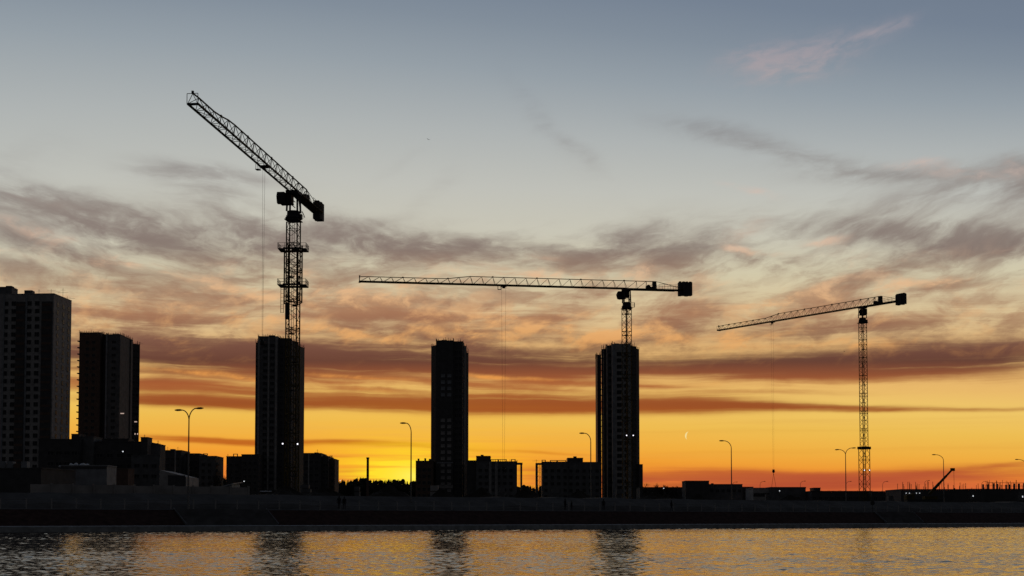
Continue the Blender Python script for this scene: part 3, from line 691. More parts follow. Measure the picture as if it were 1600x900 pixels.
# snow remnants
for i, (px, py, n, lb) in enumerate(((212, 760, 14, 'thin patch of old snow left of the grey warehouse'), (248, 763, 12, 'thin patch of old snow in front of the grey warehouse'), (376, 766, 7, 'small patch of old snow right of the blue shed'), (418, 767, 8, 'small patch of old snow at the foot of the tower behind the tallest crane'))):
    m = MB(); rr = random.Random(i)
    p = W(px, py, 215); root = Vector((p.x, p.y, p.z - .4))
    for k in range(n): m.ball((p.x + (k - n / 2) * .27, p.y + rr.uniform(-.4, .4), p.z - .1), rr.uniform(.14, .26), 8, .5)
    m.box((p.x, p.y, (p.z - .2 + GZ) / 2), (n * .25, .7, abs(p.z - .2 - GZ)), 0, 1)
    tag(m.build('snow_patch', ['snow', 'soil'], None, root, True, root), lb, 'snow', 'patches of old snow on the bank')

# --- chimney in the clearing
r = thing('chimney_stack', (W(574.5, 760, 560).x, 560, GZ), 'lone slim black chimney standing on the horizon right of the tallest crane', 'chimney')
z1 = W(574.5, 715, 560).z; m = MB(); m.tube([(0, 0, 0), (0, 0, z1 - GZ)], [.62, .52], 12); m.build('shaft', 'brown', r); m = MB(); m.tube([(0, 0, z1 - GZ - .6), (0, 0, z1 - GZ + .1)], [.66, .66], 12); m.build('rim', 'conc_d', r)

# --- right-hand flat buildings
def flat(px0, px1, ytop, Y, label, mat='dark', wins=0, depth=14, name='industrial_building', extra=None):
    b = low(name, label, (px0 + px1) / 2, Y, 'industrial building', 'flat industrial buildings along the right horizon')
    f = b.block(px0, px1, ytop, Y, Y, depth, mat, ref=ytop + 5)
    if wins: b.win(f, [(i + .5) / wins for i in range(wins)], 1.3, 1.2, 3, 2.2, 1, zmin=5)
    if extra: extra(b, f)
    b.done(); return b
flat(1000, 1072, 762, 470, 'long low roof behind the bare trees', 'dark')
flat(1071.5, 1108, 752, 450, 'tallest black windowless box of the flat buildings, right of the bare trees', 'dark', depth=10)
flat(1108, 1160, 757.3, 455, 'black flat building touching the right side of the windowless box', 'conc_d', 6, extra=lambda b, f: b.roofbox(1112, 1115, 755, 452, 2, 2))
flat(1160, 1177, 761.5, 460, 'small dark flat building behind the third single armed lamp', 'dark', 2)
flat(1177, 1259, 763, 430, 'long pale windowed flat building below the hanging hook', 'conc', 14, extra=lambda b, f: b.block(1204, 1259, 762, 428, 428, 8, 'conc_d', ref=768, part='front_wing'))
flat(1268, 1362, 768, 420, 'long flat dark building at the foot of the right crane', 'dark', 10, extra=lambda b, f: b.block(1272, 1282, 763, 424, 424, 6, 'dark', ref=768, part='roof_house'))
flat(1362, 1410, 768.5, 415, 'low flat dark building just right of the right crane', 'dark', 4)
def rebar(b, f, n, h0, h1, seed, w=.06):
    rr = random.Random(seed); m = MB()
    for i in range(n):
        c = f['a'] + f['u'] * (f['L'] * (i + rr.random()) / n) + f['n'] * rr.uniform(.2, 6); m.bar((c.x, c.y, f['zt']), (c.x + rr.uniform(-.1, .1), c.y, f['zt'] + rr.uniform(h0, h1)), w)
    m.build('rebar', 'steel_d', b.r, b.r.location)
def ex1(b, f):
    rebar(b, f, 40, .8, 2.4, 3)
    for px in (1416, 1421, 1432, 1437): b.lit(px, 770.5, 339.8, .2, .15, 'lampo', 'wall_lamp')
flat(1408, 1512, 765.5, 340, 'unfinished concrete building with rebar on top, behind the leaning boom', 'dark', 0, extra=ex1)
def ex2(b, f):
    m = MB(); rr = random.Random(12)
    for px in (1536, 1543, 1553, 1558, 1572, 1577, 1585, 1592, 1600, 1612, 1625):
        p = W(px, 757 + rr.uniform(-2, 1.5), 362); m = MB(); m.box((p.x, p.y, (p.z + f['zt']) / 2), (rr.uniform(.2, .5), .5, p.z - f['zt']))
        m.build('column', 'conc_d', b.r, b.r.location)
    m = MB(); p = W(1540, 754, 362); q = W(1640, 755, 362); m.bar((p.x, p.y, p.z), (q.x, q.y, q.z), .07); m.bar((p.x, p.y, p.z - .9), (q.x, q.y, q.z - .9), .05)
    for i in range(45):
        c = p.lerp(q, rr.random()); m.bar((c.x, c.y, f['zt']), (c.x, c.y, p.z + rr.uniform(-.6, .8)), .05)
    m.build('scaffold', 'steel_d', b.r, b.r.location); rebar(b, f, 30, .5, 1.8, 5)
    b.lit(1520.5, 775, 344, .22, .3, 'lampo', 'wall_lamp'); b.lit(1598, 776, 344, .25, .4, 'lampo', 'wall_lamp')
flat(1512, 1660, 765, 345, 'unfinished concrete building with bare columns and scaffold at the right edge', 'dark', 0, extra=ex2)

# ------------------------------------------------------------------ trees
def bare_tree(px, ytop, Y, label, wide=4.0, seed=0):
    p = W(px, ytop, Y); H = p.z - GZ; rr = random.Random(seed)
    r = thing('bare_tree', (p.x, Y, GZ), label, 'tree', group='bare trees on the skyline')
    t = MB(); t.tube([(0, 0, 0), (.1, 0, H * .3), (0, .1, H * .55)], [.22, .16, .10], 6); c = MB()
    def br(q, d, L, rad, lv):
        e = q + d * L
        (t if lv < 1 else c).bar(q, e, rad, 0, 4, rad * .6)
        if lv >= 4: return
        for k in range(3 if lv < 3 else 4):
            nd_ = (d + Vector((rr.uniform(-.75, .75), rr.uniform(-.75, .75), rr.uniform(-.1, .6)))).normalized(); br(q + d * L * rr.uniform(.55, 1), nd_, L * .66, rad * .62, lv + 1)
    for k in range(6):
        a = rr.uniform(0, 6.28); br(Vector((0, 0, H * rr.uniform(.25, .5))), Vector((math.cos(a) * .55 * wide / 4, math.sin(a) * .55, 1)).normalized(), H * .22, .09, 0)
    for o in (t.build('trunk', 'bark', r), c.build('crown', 'bark', r)):
        pass
for i, (px, yt, lb) in enumerate(((1012, 752, 'first bare tree right of the tower behind the middle crane'), (1021, 750, 'tallest bare tree of the row beside the flat buildings'), (1030, 754, 'bare tree in the dip between the two clumps of the row'), (1040, 753.5, 'bushy bare tree fourth along the row from the tower'), (1049, 752, 'bare tree nearest the black windowless box, fifth along the row'), (1057, 757, 'smallest bare tree, last before the black windowless box'),
                                    (342, 731, 'thin bare tree in the gap left of the low blocks, nearer the lamp'), (350, 728, 'thin bare tree in the gap, touching the block beside the tallest crane tower'))):
    bare_tree(px, yt + 1.5, 440 if px > 900 else 560, lb, seed=i + 3)
def forest(name, x0, x1, ytop, Y, n, seed, amp=3.0):
    rr = random.Random(seed); m = MB()
    for i in range(n):
        px = x0 + (x1 - x0) * rr.random(); f = (px - x0) / (x1 - x0)
        yt = (ytop(px) if callable(ytop) else ytop) + rr.uniform(-amp * .3, amp); Yk = Y + rr.uniform(-25, 40)
        p = W(px, yt, Yk); H = p.z - GZ; w = H * rr.uniform(.07, .14)
        if rr.random() < .82:   # conifer: stacked ragged cones
            for k in range(4):
                z0 = GZ + H * (.12 + .2 * k); z1 = GZ + H * min(1, .45 + .2 * k); rad = w * (1.05 - .22 * k); vs = [(p.x, Yk, z1)]
                for j in range(7):
                    a = j / 7 * 6.283; q = rad * rr.uniform(.65, 1.15); vs.append((p.x + math.cos(a) * q, Yk + math.sin(a) * q, z0 + rr.uniform(-.06, .06) * H))
                m.add(vs, [(0, 1 + j, 1 + (j + 1) % 7) for j in range(7)] + [(7, 6, 5, 4, 3, 2, 1)])
        else:
            for k in range(9):
                m.ball((p.x + rr.uniform(-w, w) * 1.4, Yk + rr.uniform(-w, w), GZ + H * rr.uniform(.35, .93)), w * rr.uniform(.35, .7), 6, rr.uniform(.8, 1.3))
        m.bar((p.x, Yk, GZ), (p.x, Yk, GZ + H * .5), .2)
    o = m.build(name, 'leaf'); tag(o, 'far dark wood on the horizon', 'wood', kind='stuff'); return o
def yt_(px):
    y = 748 + 1.5 * math.sin(px * .13) - 3.0 * math.exp(-((px - 561) / 9) ** 2) - 2 * math.exp(-((px - 590) / 12) ** 2)
    return y + (px - 520) * .015
o = forest('distant_wood', 470, 700, yt_, 720, 420, 2); o['label'] = 'far dark line of mixed trees on the horizon left of the sunset glow'
o = forest('distant_wood', 800, 862, 758, 760, 80, 4); o['label'] = 'far dark trees seen in the gap between the two portal frames'
o = forest('distant_wood', 1000, 1700, 766, 900, 420, 5, 3); o['label'] = 'far dark trees behind the flat buildings at right'
o = forest('distant_wood', 330, 360, 744, 700, 40, 6); o['label'] = 'far dark trees in the gap left of the tallest crane'

# ------------------------------------------------------------------ tower cranes
def lattice(m, side, z0, z1, panel, rc, rl, taper=0):
    h = side / 2; cs = [(-h, -h), (h, -h), (h, h), (-h, h)]
    for c in cs: m.bar((c[0], c[1], z0), (c[0], c[1], z1), rc)
    n = max(1, round((z1 - z0) / panel)); p = (z1 - z0) / n
    for k in range(4):
        a, b_ = cs[k], cs[(k + 1) % 4]
        for i in range(n):
            za, zb = z0 + i * p, z0 + (i + 1) * p
            q, r_ = (a, b_) if i % 2 == 0 else (b_, a)
            m.bar((q[0], q[1], za), (r_[0], r_[1], zb), rl)
            if i % 4 == 0: m.bar((a[0], a[1], za), (b_[0], b_[1], za), rl * 1.2)
    return m
def platform(root, half, z, rails=True, name='platform', rot=0):
    m = MB(); t = .14; hy = 1.75
    for sx, sy, w, d in ((0, -1, half * 2, .5), (0, 1, half * 2, .5), (-1, 0, 1.1, hy * 2 - 1.0), (1, 0, 1.1, hy * 2 - 1.0)):
        m.box((sx * (half - .55), sy * (hy - .25), 0), (w, d, t))
    for sy in (-1, 1): m.box((0, sy * 1.35, .12), (half * 1.3, .16, .36))
    for k in range(4):
        a = [(-half, -hy), (half, -hy), (half, hy), (-half, hy)][k]; b_ = [(half, -hy), (half, hy), (-half, hy), (-half, -hy)][k]
        for hh in (.6, 1.15): m.bar((a[0], a[1], hh), (b_[0], b_[1], hh), .035)
        for i in range(4): c = (a[0] + (b_[0] - a[0]) * i / 4, a[1] + (b_[1] - a[1]) * i / 4); m.bar((c[0], c[1], 0), (c[0], c[1], 1.15), .045)
    o = m.build(name, 'steel_d', root, loc=(0, 0, z)); o.rotation_euler = (0, 0, rot); return o
def crane(label, X, Y, mastrot, side, H, jib_rz, jl, cl, hj, hs, kn, wj, troll, hook_z, base=None, cage=None, scale=1.0, lamps=None, cwz=3.5, cww=3.6, basket=True, sling=False, cabside=-1, cab_h=1.0):
    """all lengths in metres; x local axis of the slewing parts points along the jib"""
    r = thing('tower_crane', (X, Y, GZ), label, 'crane', 0, 'tower cranes on the building site')
    rc = .118 * scale; rl = .05 * scale
    zt = H - 5.3 * scale       # top of mast
    m = MB(); zb = 0
    if base:
        lm = MB(); lattice(lm, base[0], 0, base[1], base[0] * .8, rc * 1.15, rl * 1.15); lm.box((0, 0, base[1]), (base[0] + .6, base[0] + .6, .8)); o = lm.build('base_mast', 'steel', r); o.rotation_euler.z = mastrot; zb = base[1]
    lattice(m, side, zb, zt, side * .78, rc, rl)
    for z in np.arange(zb + 6, zt, 5.6):
        for k in range(4):
            h = side / 2; a = [(-h, -h), (h, -h), (h, h), (-h, h)]; m.bar((*a[k], z), (*a[(k + 1) % 4], z), rl * 1.6)
    o = m.build('mast', 'steel', r); o.rotation_euler.z = mastrot
    m = MB()                   # climbing ladder inside the mast
    for sx in (-.22, .22): m.bar((sx, .15, 0), (sx, .15, zt), .045)
    for z in np.arange(.4, zt, .6): m.bar((-.22, .15, z), (.22, .15, z), .022)
    for k, z in enumerate(np.arange(5, zt, 5.6)): m.box(((-.35 if k % 2 else .35), 0, z), (side * .45, side * .8, .1)); m.bar((-.5 if k % 2 else .5, -.3, z), (-.1, .1, z + 1.4), .08)
    o = m.build('ladder', 'steel_d', r); o.rotation_euler.z = mastrot
    if cage:
        z0, z1, sd, plats = cage
        m = MB(); lattice(m, sd, z0, z1, sd * .6, rc * 1.1, rl * 1.2); o = m.build('climbing_frame', 'steel', r); o.rotation_euler.z = mastrot
        for z in plats: platform(r, 2.75, z, rot=mastrot * 0)
        m = MB()
        for sx in (0, .55): m.bar((-sd * .5 - .9 + sx, -.6, plats[0] - 5.4), (-sd * .5 - .9 + sx, -.6, plats[0]), .05)
        for z in np.arange(plats[0] - 5.3, plats[0], .75): m.bar((-sd * .5 - .9, -.6, z), (-sd * .5 - .35, -.6, z), .04)
        m.build('outer_ladder', 'steel_d', r)
        m = MB(); m.box((-sd * .38, -.4, z0 - 1.6), (.7, .8, 3.2)); m.build('hydraulic_ram', 'steel_d', r)
    # slewing parts
    s = bpy.data.objects.new('slewing_unit', None)
    m = MB(); k = scale
    m.tube([(0, 0, zt), (0, 0, zt + .5 * k), (0, 0, zt + .9 * k), (0, 0, zt + 1.7 * k)], [side * .62, side * .78, side * .62, side * .6], 12)
    m.box((0, 0, zt + .1), (side * 1.5, side * 1.3, .16)); m.box((0, side * .6, zt + .7 * k), (.8 * k, .7 * k, .9 * k)); m.box((-.6, -side * .55, zt + .7 * k), (.7 * k, .7 * k, .9 * k))
    for sx in (-1, 1):
        for sy in (-1, 1): m.bar((sx * side * .5, sy * side * .5, zt + 1.6 * k), (sx * side * .42, sy * side * .45, H), rc * 1.5)
    for zz in (2.6, 3.6): m.box((0, 0, zt + zz * k), (side * .95, .12, .12)); 
    m.bar((side * .5, -side * .5, zt + 1.7 * k), (-side * .38, -side * .42, H), rl * 1.3); m.bar((-side * .5, side * .5, zt + 1.7 * k), (side * .38, side * .42, H), rl * 1.3)
    m.box((0, 0, H - .3 * k), (side * 1.3, side * 1.15, .5 * k)); m.box((.1, -side * .35, H - 1.5 * k), (side * .8, side * .5, 1.6 * k))
    s = m.build('slewing_unit', 'steel_d', r); s.rotation_euler.z = jib_rz
    if basket:
        m = MB()
        for hh in (0, .55, 1.1):
            for p_, q_ in (((0, 0), (.95, 0)), ((.95, 0), (.95, .9)), ((.95, .9), (0, .9)), ((0, .9), (0, 0))): m.bar((*p_, hh), (*q_, hh), .045)
        for p_ in ((0, 0), (.95, 0), (.95, .9), (0, .9)): m.bar((*p_, 0), (*p_, 1.1), .045)
        o = m.build('service_basket', 'steel_d', r, loc=(side * .62, -.6, zt + .45)); o.rotation_euler = (0, R(-24) if scale > 1.05 else 0, 0)
    # cab
    cy = cabside * (side * .5 + .85 * k); m = MB(); cw = 1.3 * k; ch = 1.8 * k; cx = 1.15 * k
    pts = [(cx - 1.1 * k, H - .5 * k), (cx + .75 * k, H - .5 * k), (cx + 1.1 * k, H - 1.3 * k), (cx + .8 * k, H - ch - .6 * k), (cx + .2 * k, H - ch - .75 * k), (cx - 1.1 * k, H - ch - .45 * k)]
    vs = [(p[0], cy - cw / 2, p[1]) for p in pts] + [(p[0], cy + cw / 2, p[1]) for p in pts]; n = len(pts)
    m.add(vs, [tuple(range(n)), tuple(range(2 * n - 1, n - 1, -1))] + [(i, n + i, n + (i + 1) % n, (i + 1) % n) for i in range(n)])
    cab = m.build('cab', 'steel_d', r); cab.rotation_euler.z = jib_rz
    m = MB(); m.box((cx + .2 * k, cy + cabside * (cw / 2 + .02), H - 1.5 * k), (1.1 * k, .05, 1.0 * k)); o = m.build('cab_window', 'glass', cab)
    m = MB(); m.box((cx - .2, cy * .5, H - ch - .7 * k), (1.5 * k, abs(cy) + .4, .14)); m.build('cab_step', 'steel_d', cab)
    # jib
    def hh(x):
        t = x / jl
        return hj if t < kn[0] else (hs if t > kn[1] else hj + (hs - hj) * (t - kn[0]) / (kn[1] - kn[0]))
    m = MB(); x0 = -cl * .52; w = wj / 2; P_ = 2.85 * k; n = int((jl - 0) / P_)
    for sy in (-1, 1): m.bar((0, sy * w, H), (jl, sy * w, H), rc * 1.45)
    tops = []
    for i in range(n):
        xa, xb = jl * i / n, jl * (i + 1) / n; xt = xa + (xb - xa) * .22; tops.append((xt, hh(xt)))
    tops.append((jl - .25, hh(jl) * .95))
    for i in range(len(tops) - 1): m.bar((tops[i][0], 0, H + tops[i][1]), (tops[i + 1][0], 0, H + tops[i + 1][1]), rc)
    for i in range(n):
        xa, xb = jl * i / n, jl * (i + 1) / n; t0_ = tops[i]
        for sy in (-1, 1):
            m.bar((xa, sy * w, H), (t0_[0], 0, H + t0_[1]), rl); m.bar((xb, sy * w, H), (t0_[0], 0, H + t0_[1]), rl)
        m.bar((xa, -w, H), (xa, w, H), rl); m.bar((xa, (-1) ** i * w, H), (xb, -(-1) ** i * w, H), rl * .9)
        if i % 4 == 0: m.box((t0_[0], 0, H + t0_[1] + .05), (.4 * k, .22, .3 * k))
    m.bar((jl, -w, H), (jl, w, H), rc); m.bar((jl, -w, H), (jl, 0, H + hh(jl) * .9), rl); m.bar((jl, w, H), (jl, 0, H + hh(jl) * .9), rl)
    jib = m.build('jib', 'steel', r); jib.rotation_euler.z = jib_rz
    m = MB()                    # frame at the jib end
    for sy in (-1, 1):
        m.bar((jl + .1, sy * w * 1.1, H - .1), (jl + .1, sy * w * 1.1, H + hh(jl) * .9), rl); m.bar((jl + .1, -w * 1.1, H + hh(jl) * (.45 + .45 * sy)), (jl + .1, w * 1.1, H + hh(jl) * (.45 + .45 * sy)), rl)
    m.box((jl, 0, H + hh(jl)), (.35, .3, .5)); m.box((jl, 0, H - .12), (.5, wj, .2)); m.build('jib_end_frame', 'steel_d', jib)
    # rear truss and counter-jib
    m = MB()
    m.bar((tops[0][0], 0, H + hj), (x0, 0, H + hj), rc); xs = np.linspace(0, x0, 4)
    for i in range(3):
        for sy in (-1, 1): m.bar((xs[i], sy * w, H), (xs[i + 1], 0, H + hj), rl * 1.3); m.bar((xs[i + 1], sy * w, H), (xs[i + 1], 0, H + hj), rl)
    for sy in (-1, 1):
        m.bar((0, sy * w, H - .1), (-cl, sy * w, H - .1), rc * 1.6); m.bar((x0, 0, H + hj), (-cl + .5, sy * w * .8, H + .5), rl * 1.1)
        m.bar((-cl * .55, sy * (w + .4), H + 1.15), (-cl + .8, sy * (w + .4), H + 1.15), .035); m.bar((-cl * .55, sy * (w + .4), H + .6), (-cl + .8, sy * (w + .4), H + .6), .03)
        for q in np.linspace(-cl * .55, -cl + .8, 5): m.bar((q, sy * (w + .4), H), (q, sy * (w + .4), H + 1.15), .04)
    m.box((-cl * .5, 0, H - .1), (cl - .4, wj + .7, .14)); m.box((-cl * .45, 0, H - .28), (cl * .8, wj * .8, .2))
    cj = m.build('counter_jib', 'steel', r); cj.rotation_euler.z = jib_rz
    m = MB(); m.box((x0 + .5, 0, H + hj * .5 * cab_h), (.85 * k, wj * .8, hj * cab_h)); m.build('electrical_cabinet', 'steel_d', cj)
    m = MB(); m.tube([(x0 + 2.2 * k, -.7, H + .6), (x0 + 2.2 * k, .7, H + .6)], [.5 * k, .5 * k], 10); m.box((x0 + 1.6 * k, 0, H + .3), (2.2 * k, 1.3, .5)); m.build('hoist_winch', 'steel_d', cj)
    for i in range(4):
        m = MB(); dw = cww / 4; m.box((-cl - (i - 1.0) * dw, 0, H + cwz * .06 + (.1 if i % 2 else 0)), (dw - .05, wj * .95 + (.2 if i in (1, 2) else 0), cwz)); 
        m.box((-cl - (i - 1.0) * dw, 0, H + cwz * .56 + .15), (dw * .6, wj * .6, .25)); m.build('counterweight_block', 'cwt', cj)
    # trolley, ropes, hook
    tx = jl * troll; m = MB(); m.box((tx, 0, H - .25), (1.5 * k, wj * .9, .18))
    for sx in (-.5, .5):
        for sy in (-1, 1): m.tube([(tx + sx * k, sy * w * .9, H - .1), (tx + sx * k, sy * w * 1.15, H - .1)], [.16, .16], 8)
    m.box((tx, 0, H - .5), (.7 * k, .5, .5)); m.box((tx + 1.0 * k, -w * .9, H - .95 * k), (.9 * k, .8, .08))
    for a in ((.6, -1.3), (1.4, -1.3), (.6, -.5), (1.4, -.5)): m.bar((tx + a[0] * k, a[1] * w, H - .95 * k), (tx + a[0] * k, a[1] * w, H - .1), .04)
    tr = m.build('trolley', 'steel_d', r); tr.rotation_euler.z = jib_rz
    m = MB()
    for sx in (-.55, .55): m.bar((tx + sx * k, 0, H - .4), (tx + sx * .35, 0, hook_z + .9), .02)
    o = m.build('hoist_rope', 'rope', r); o.rotation_euler.z = jib_rz
    m = MB(); m.ball((tx, 0, hook_z + .55), .48, 10, 1.15); m.box((tx, 0, hook_z + 1.05), (.8, .25, .3)); m.tube([(tx, 0, hook_z), (tx + .16, 0, hook_z - .25), (tx + .02, 0, hook_z - .45), (tx - .16, 0, hook_z - .3)], [.07, .07, .06, .04], 6)
    hk = m.build('hook_block', 'steel_d', r); hk.rotation_euler.z = jib_rz
    if sling:
        m = MB(); m.bar((tx, 0, hook_z - .3), (tx - 1.0, -.3, hook_z - 5.6), .05); m.bar((tx, 0, hook_z - .3), (tx + .8, .3, hook_z - 5.6), .05); m.build('sling', 'rope', hk)
    for (lx, ly, lz) in (lamps or []):
        m = MB(); m.box((0, .12, 0), (.5, .24, .45)); fl = m.build('floodlight', 'steel_d', r, loc=(lx, ly, lz)); m = MB(); m.tube([(0, -.03, 0), (0, -.10, 0)], [.14, .12], 10); m.build('lens', 'lamp', fl)
    return r
# crane 1: jib swung towards the camera
Y1 = 250.0; p = W(459, 299, Y1); H1 = p.z - GZ
tip = W(301, 160, 196.5); rz1 = math.atan2(tip.y - Y1, tip.x - p.x); jl1 = math.hypot(tip.y - Y1, tip.x - p.x)
z_ = lambda y, Y, x: W(x, y, Y).z - GZ
crane('tallest tower crane with two work platforms, jib swung up left towards the viewer', p.x, Y1, R(26.6), 2.15, H1, rz1, jl1, 17.5, 2.6, 1.75, (.68, .80), 1.6, .347, z_(560, Y1, 420),
      cage=(z_(474, Y1, 460), z_(385, Y1, 460), 2.75, (z_(447, Y1, 460), z_(391, Y1, 460))), scale=1.12,
      lamps=((-1.5, -1.6, z_(694, Y1, 447)), (1.4, -1.6, z_(694.5, Y1, 470))), cwz=3.6, cww=3.4, cab_h=.55)
# crane 2
Y2 = 330.0; p = W(979, 451, Y2); H2 = p.z - GZ; tip = W(562, 439.5, 320); rz2 = math.atan2(tip.y - Y2, tip.x - p.x); jl2 = math.hypot(tip.y - Y2, tip.x - p.x)
crane('middle tower crane with level jib side on, rising behind the gap-lit tower roof', p.x, Y2, R(45), 1.75, H2, rz2, jl2, 15.2, 2.05, 1.3, (.60, .68), 1.5, .468, z_(738, Y2, 790),
      lamps=((-.3, -1.8, z_(681, Y2, 978)), (1.4, -1.8, z_(681, Y2, 986))))
# crane 3
Y3 = 400.0; p = W(1347.5, 479, Y3); H3 = p.z - GZ; tip = W(1123, 514, 451); rz3 = math.atan2(tip.y - Y3, tip.x - p.x); jl3 = math.hypot(tip.y - Y3, tip.x - p.x)
crane('right tower crane with jib sloping down left and its full mast visible to the ground', p.x, Y3, R(42), 1.75, H3, rz3, jl3, 14.2, 2.3, 1.5, (.56, .64), 1.5, .60, z_(739, 430, 1212),
      base=(2.4, z_(700, Y3, 1353)), lamps=((-.6, -2.2, z_(735, Y3, 1352)), (1.0, -2.2, z_(735, Y3, 1359))), sling=True, basket=False, cwz=3.2, cww=3.1)

# ------------------------------------------------------------------ street lamps
def lamp(px, ytop, s_, arms, label, group, gz=None, rz=0.0):
    Y = F / s_; p = W(px, ytop, Y); gz = 2.6 if gz is None else gz; H = p.z - gz
    r = thing('street_lamp', (p.x, Y, gz), label, 'street lamp', rz, group)
    m = MB(); m.tube([(0, 0, 0), (0, 0, .4)], [.16, .16], 10); m.tube([(0, 0, .4), (0, 0, H * .5), (0, 0, H - 1.5)], [.115, .09, .07], 10); m.build('pole', 'galv', r)
    for (dx, dz) in arms:
        m = MB(); pts = []
        for k in range(9):
            t = k / 8; a = t * math.pi / 2; pts.append((dx * (1 - math.cos(a)), dx * .12 * (1 - math.cos(a)), H - 1.5 + (1.35 + dz) * math.sin(a)))
        m.tube(pts, [.065] * 9, 8); arm = m.build('arm', 'galv', r)
        e = pts[-1]; sg = 1 if dx > 0 else -1; m = MB()
        m.tube([(e[0] - sg * .05, e[1], e[2] - .02), (e[0] + sg * .18, e[1], e[2] + .0), (e[0] + sg * .55, e[1], e[2] - .0 + dz * .15), (e[0] + sg * .85, e[1], e[2] + dz * .15)], [.06, .12, .13, .05], 8)
        m.build('lamp_head', 'steel_d', arm)
    return r
GL = 'tall street lamps along the embankment'
lamp(295.5, 637.5, 13.1, ((-.85, -.1), (.85, .12)), 'double armed street lamp between the brown tower and the tallest crane, the nearest lamp', GL)
lamp(642.5, 659.5, 10.9, ((-.75, 0),), 'single armed street lamp in front of the sunset glow, left of the narrowest tower', GL)
lamp(923, 675.5, 9.5, ((-1.05, 0),), 'single armed street lamp just left of the tower behind the middle crane', GL)
lamp(1142.5, 687.5, 8.5, ((-1.4, .0),), 'single armed street lamp behind which the windowless flat building stands, right of the crescent moon', GL, 4)
lamp(1321, 699.5, 7.5, ((-1.4, -.25), (1.4, .1)), 'double armed street lamp just left of the right crane', GL, GZ)
lamp(1474, 709.5, 6.7, ((-1.9, 0),), 'single armed street lamp crossing the leaning boom', GL, GZ)
lamp(1603, 717, 6.2, ((-2.0, 0),), 'single armed street lamp cut by the right edge, only its head in view', GL, GZ)
GF = 'small far street lamps on the right horizon'
for px, yt, lb in ((1144, 753, 'tiny far street lamp beside the pole of the lamp right of the moon'), (1187.5, 752, 'tiny far street lamp left of the hanging hook'), (1250.5, 751.5, 'tiny far street lamp above the right end of the pale flat building'), (1322, 752, 'tiny far street lamp half hidden by the double armed lamp near the right crane'),
                   (1379, 752, 'tiny far street lamp just right of the mast of the right crane'), (1444.5, 750.5, 'tiny far street lamp left of the leaning boom'), (1533.5, 752, 'tiny far street lamp beside the scaffold at right')):
    lamp(px, yt, 3.8, ((1.5, .1),), lb, GF, GZ)

# ------------------------------------------------------------------ mobile crane with leaning boom
p0 = W(1449, 775, 325); r = thing('mobile_crane', (p0.x - 1, 325, GZ), 'mobile crane with its single boom leaning up right at the right side', 'mobile crane')
m = MB(); m.box((0, 0, 1.3), (9, 2.5, .6)); m.build('chassis', 'steel_d', r)
m = MB(); m.prism([(-4.6, -1.2), (-2.6, -1.2), (-2.6, 1.2), (-4.6, 1.2)], 1.62, [2.7, 3.1, 3.1, 2.7]); m.build('cab', 'steel', r)
m = MB(); m.box((-3.8, -1.23, 2.2), (.9, .05, .55)); m.build('cab_window', 'glass', r)
m = MB(); m.box((1.6, 0, 2.0), (3.2, 2.3, .75)); m.build('superstructure', 'steel', r)
for x in (-3.4, -1.4, 1.8, 3.4):
    for sy in (-1, 1): m = MB(); m.tube([(x, sy * .85, .55), (x, sy * 1.25, .55)], [.55, .55], 14); m.build('wheel', 'rubber', r)
a = W(1452, 772, 325) - r.location; c = W(1487.5, 734, 325) - r.location
m = MB(); d = c - a; m.bar(a, a + d * .45, .44); m.bar(a + d * .40, a + d * .75, .36); m.bar(a + d * .7, c, .29); m.box((c.x + .15, c.y, c.z + .05), (1.0, .6, .75), 0); bo = m.build('boom', 'steel', r)
m = MB(); m.bar((c.x + .45, c.y, c.z), (c.x + .5, c.y, c.z - 4.7), .04); m.build('hoist_rope', 'rope', r); m = MB(); m.box((c.x + .5, c.y, c.z - 5.0), (.4, .3, .7)); m.build('hook_block', 'steel_d', r)

# ------------------------------------------------------------------ railing on the promenade
ta = t_at(-40, 13.6); mid = shore(ta, 13.6, 2.66)
r = thing('railing', mid, 'grey post and rail fence along the back of the promenade', 'railing')
rail = MB(); proto = None; n = 72
for i in range(n):
    q = shore(ta + i * 2.9, 13.6, 2.66)
    if proto is None:
        m = MB(); m.box((0, 0, .6), (.14, .14, 1.2), math.atan2(SU.y, SU.x)); m.box((0, 0, 1.22), (.2, .2, .06), math.atan2(SU.y, SU.x)); proto = m.build('post', 'conc', r); o = proto
    else: o = proto.copy(); COL.objects.link(o)
    o.location = Vector(q) - Vector(mid)
for h in (.45, .8, 1.08): rail.bar(shore(ta, 13.6, 2.66 + h), shore(ta + (n - 1) * 2.9, 13.6, 2.66 + h), .04)
rail.build('rail', 'galv', r, r.location)

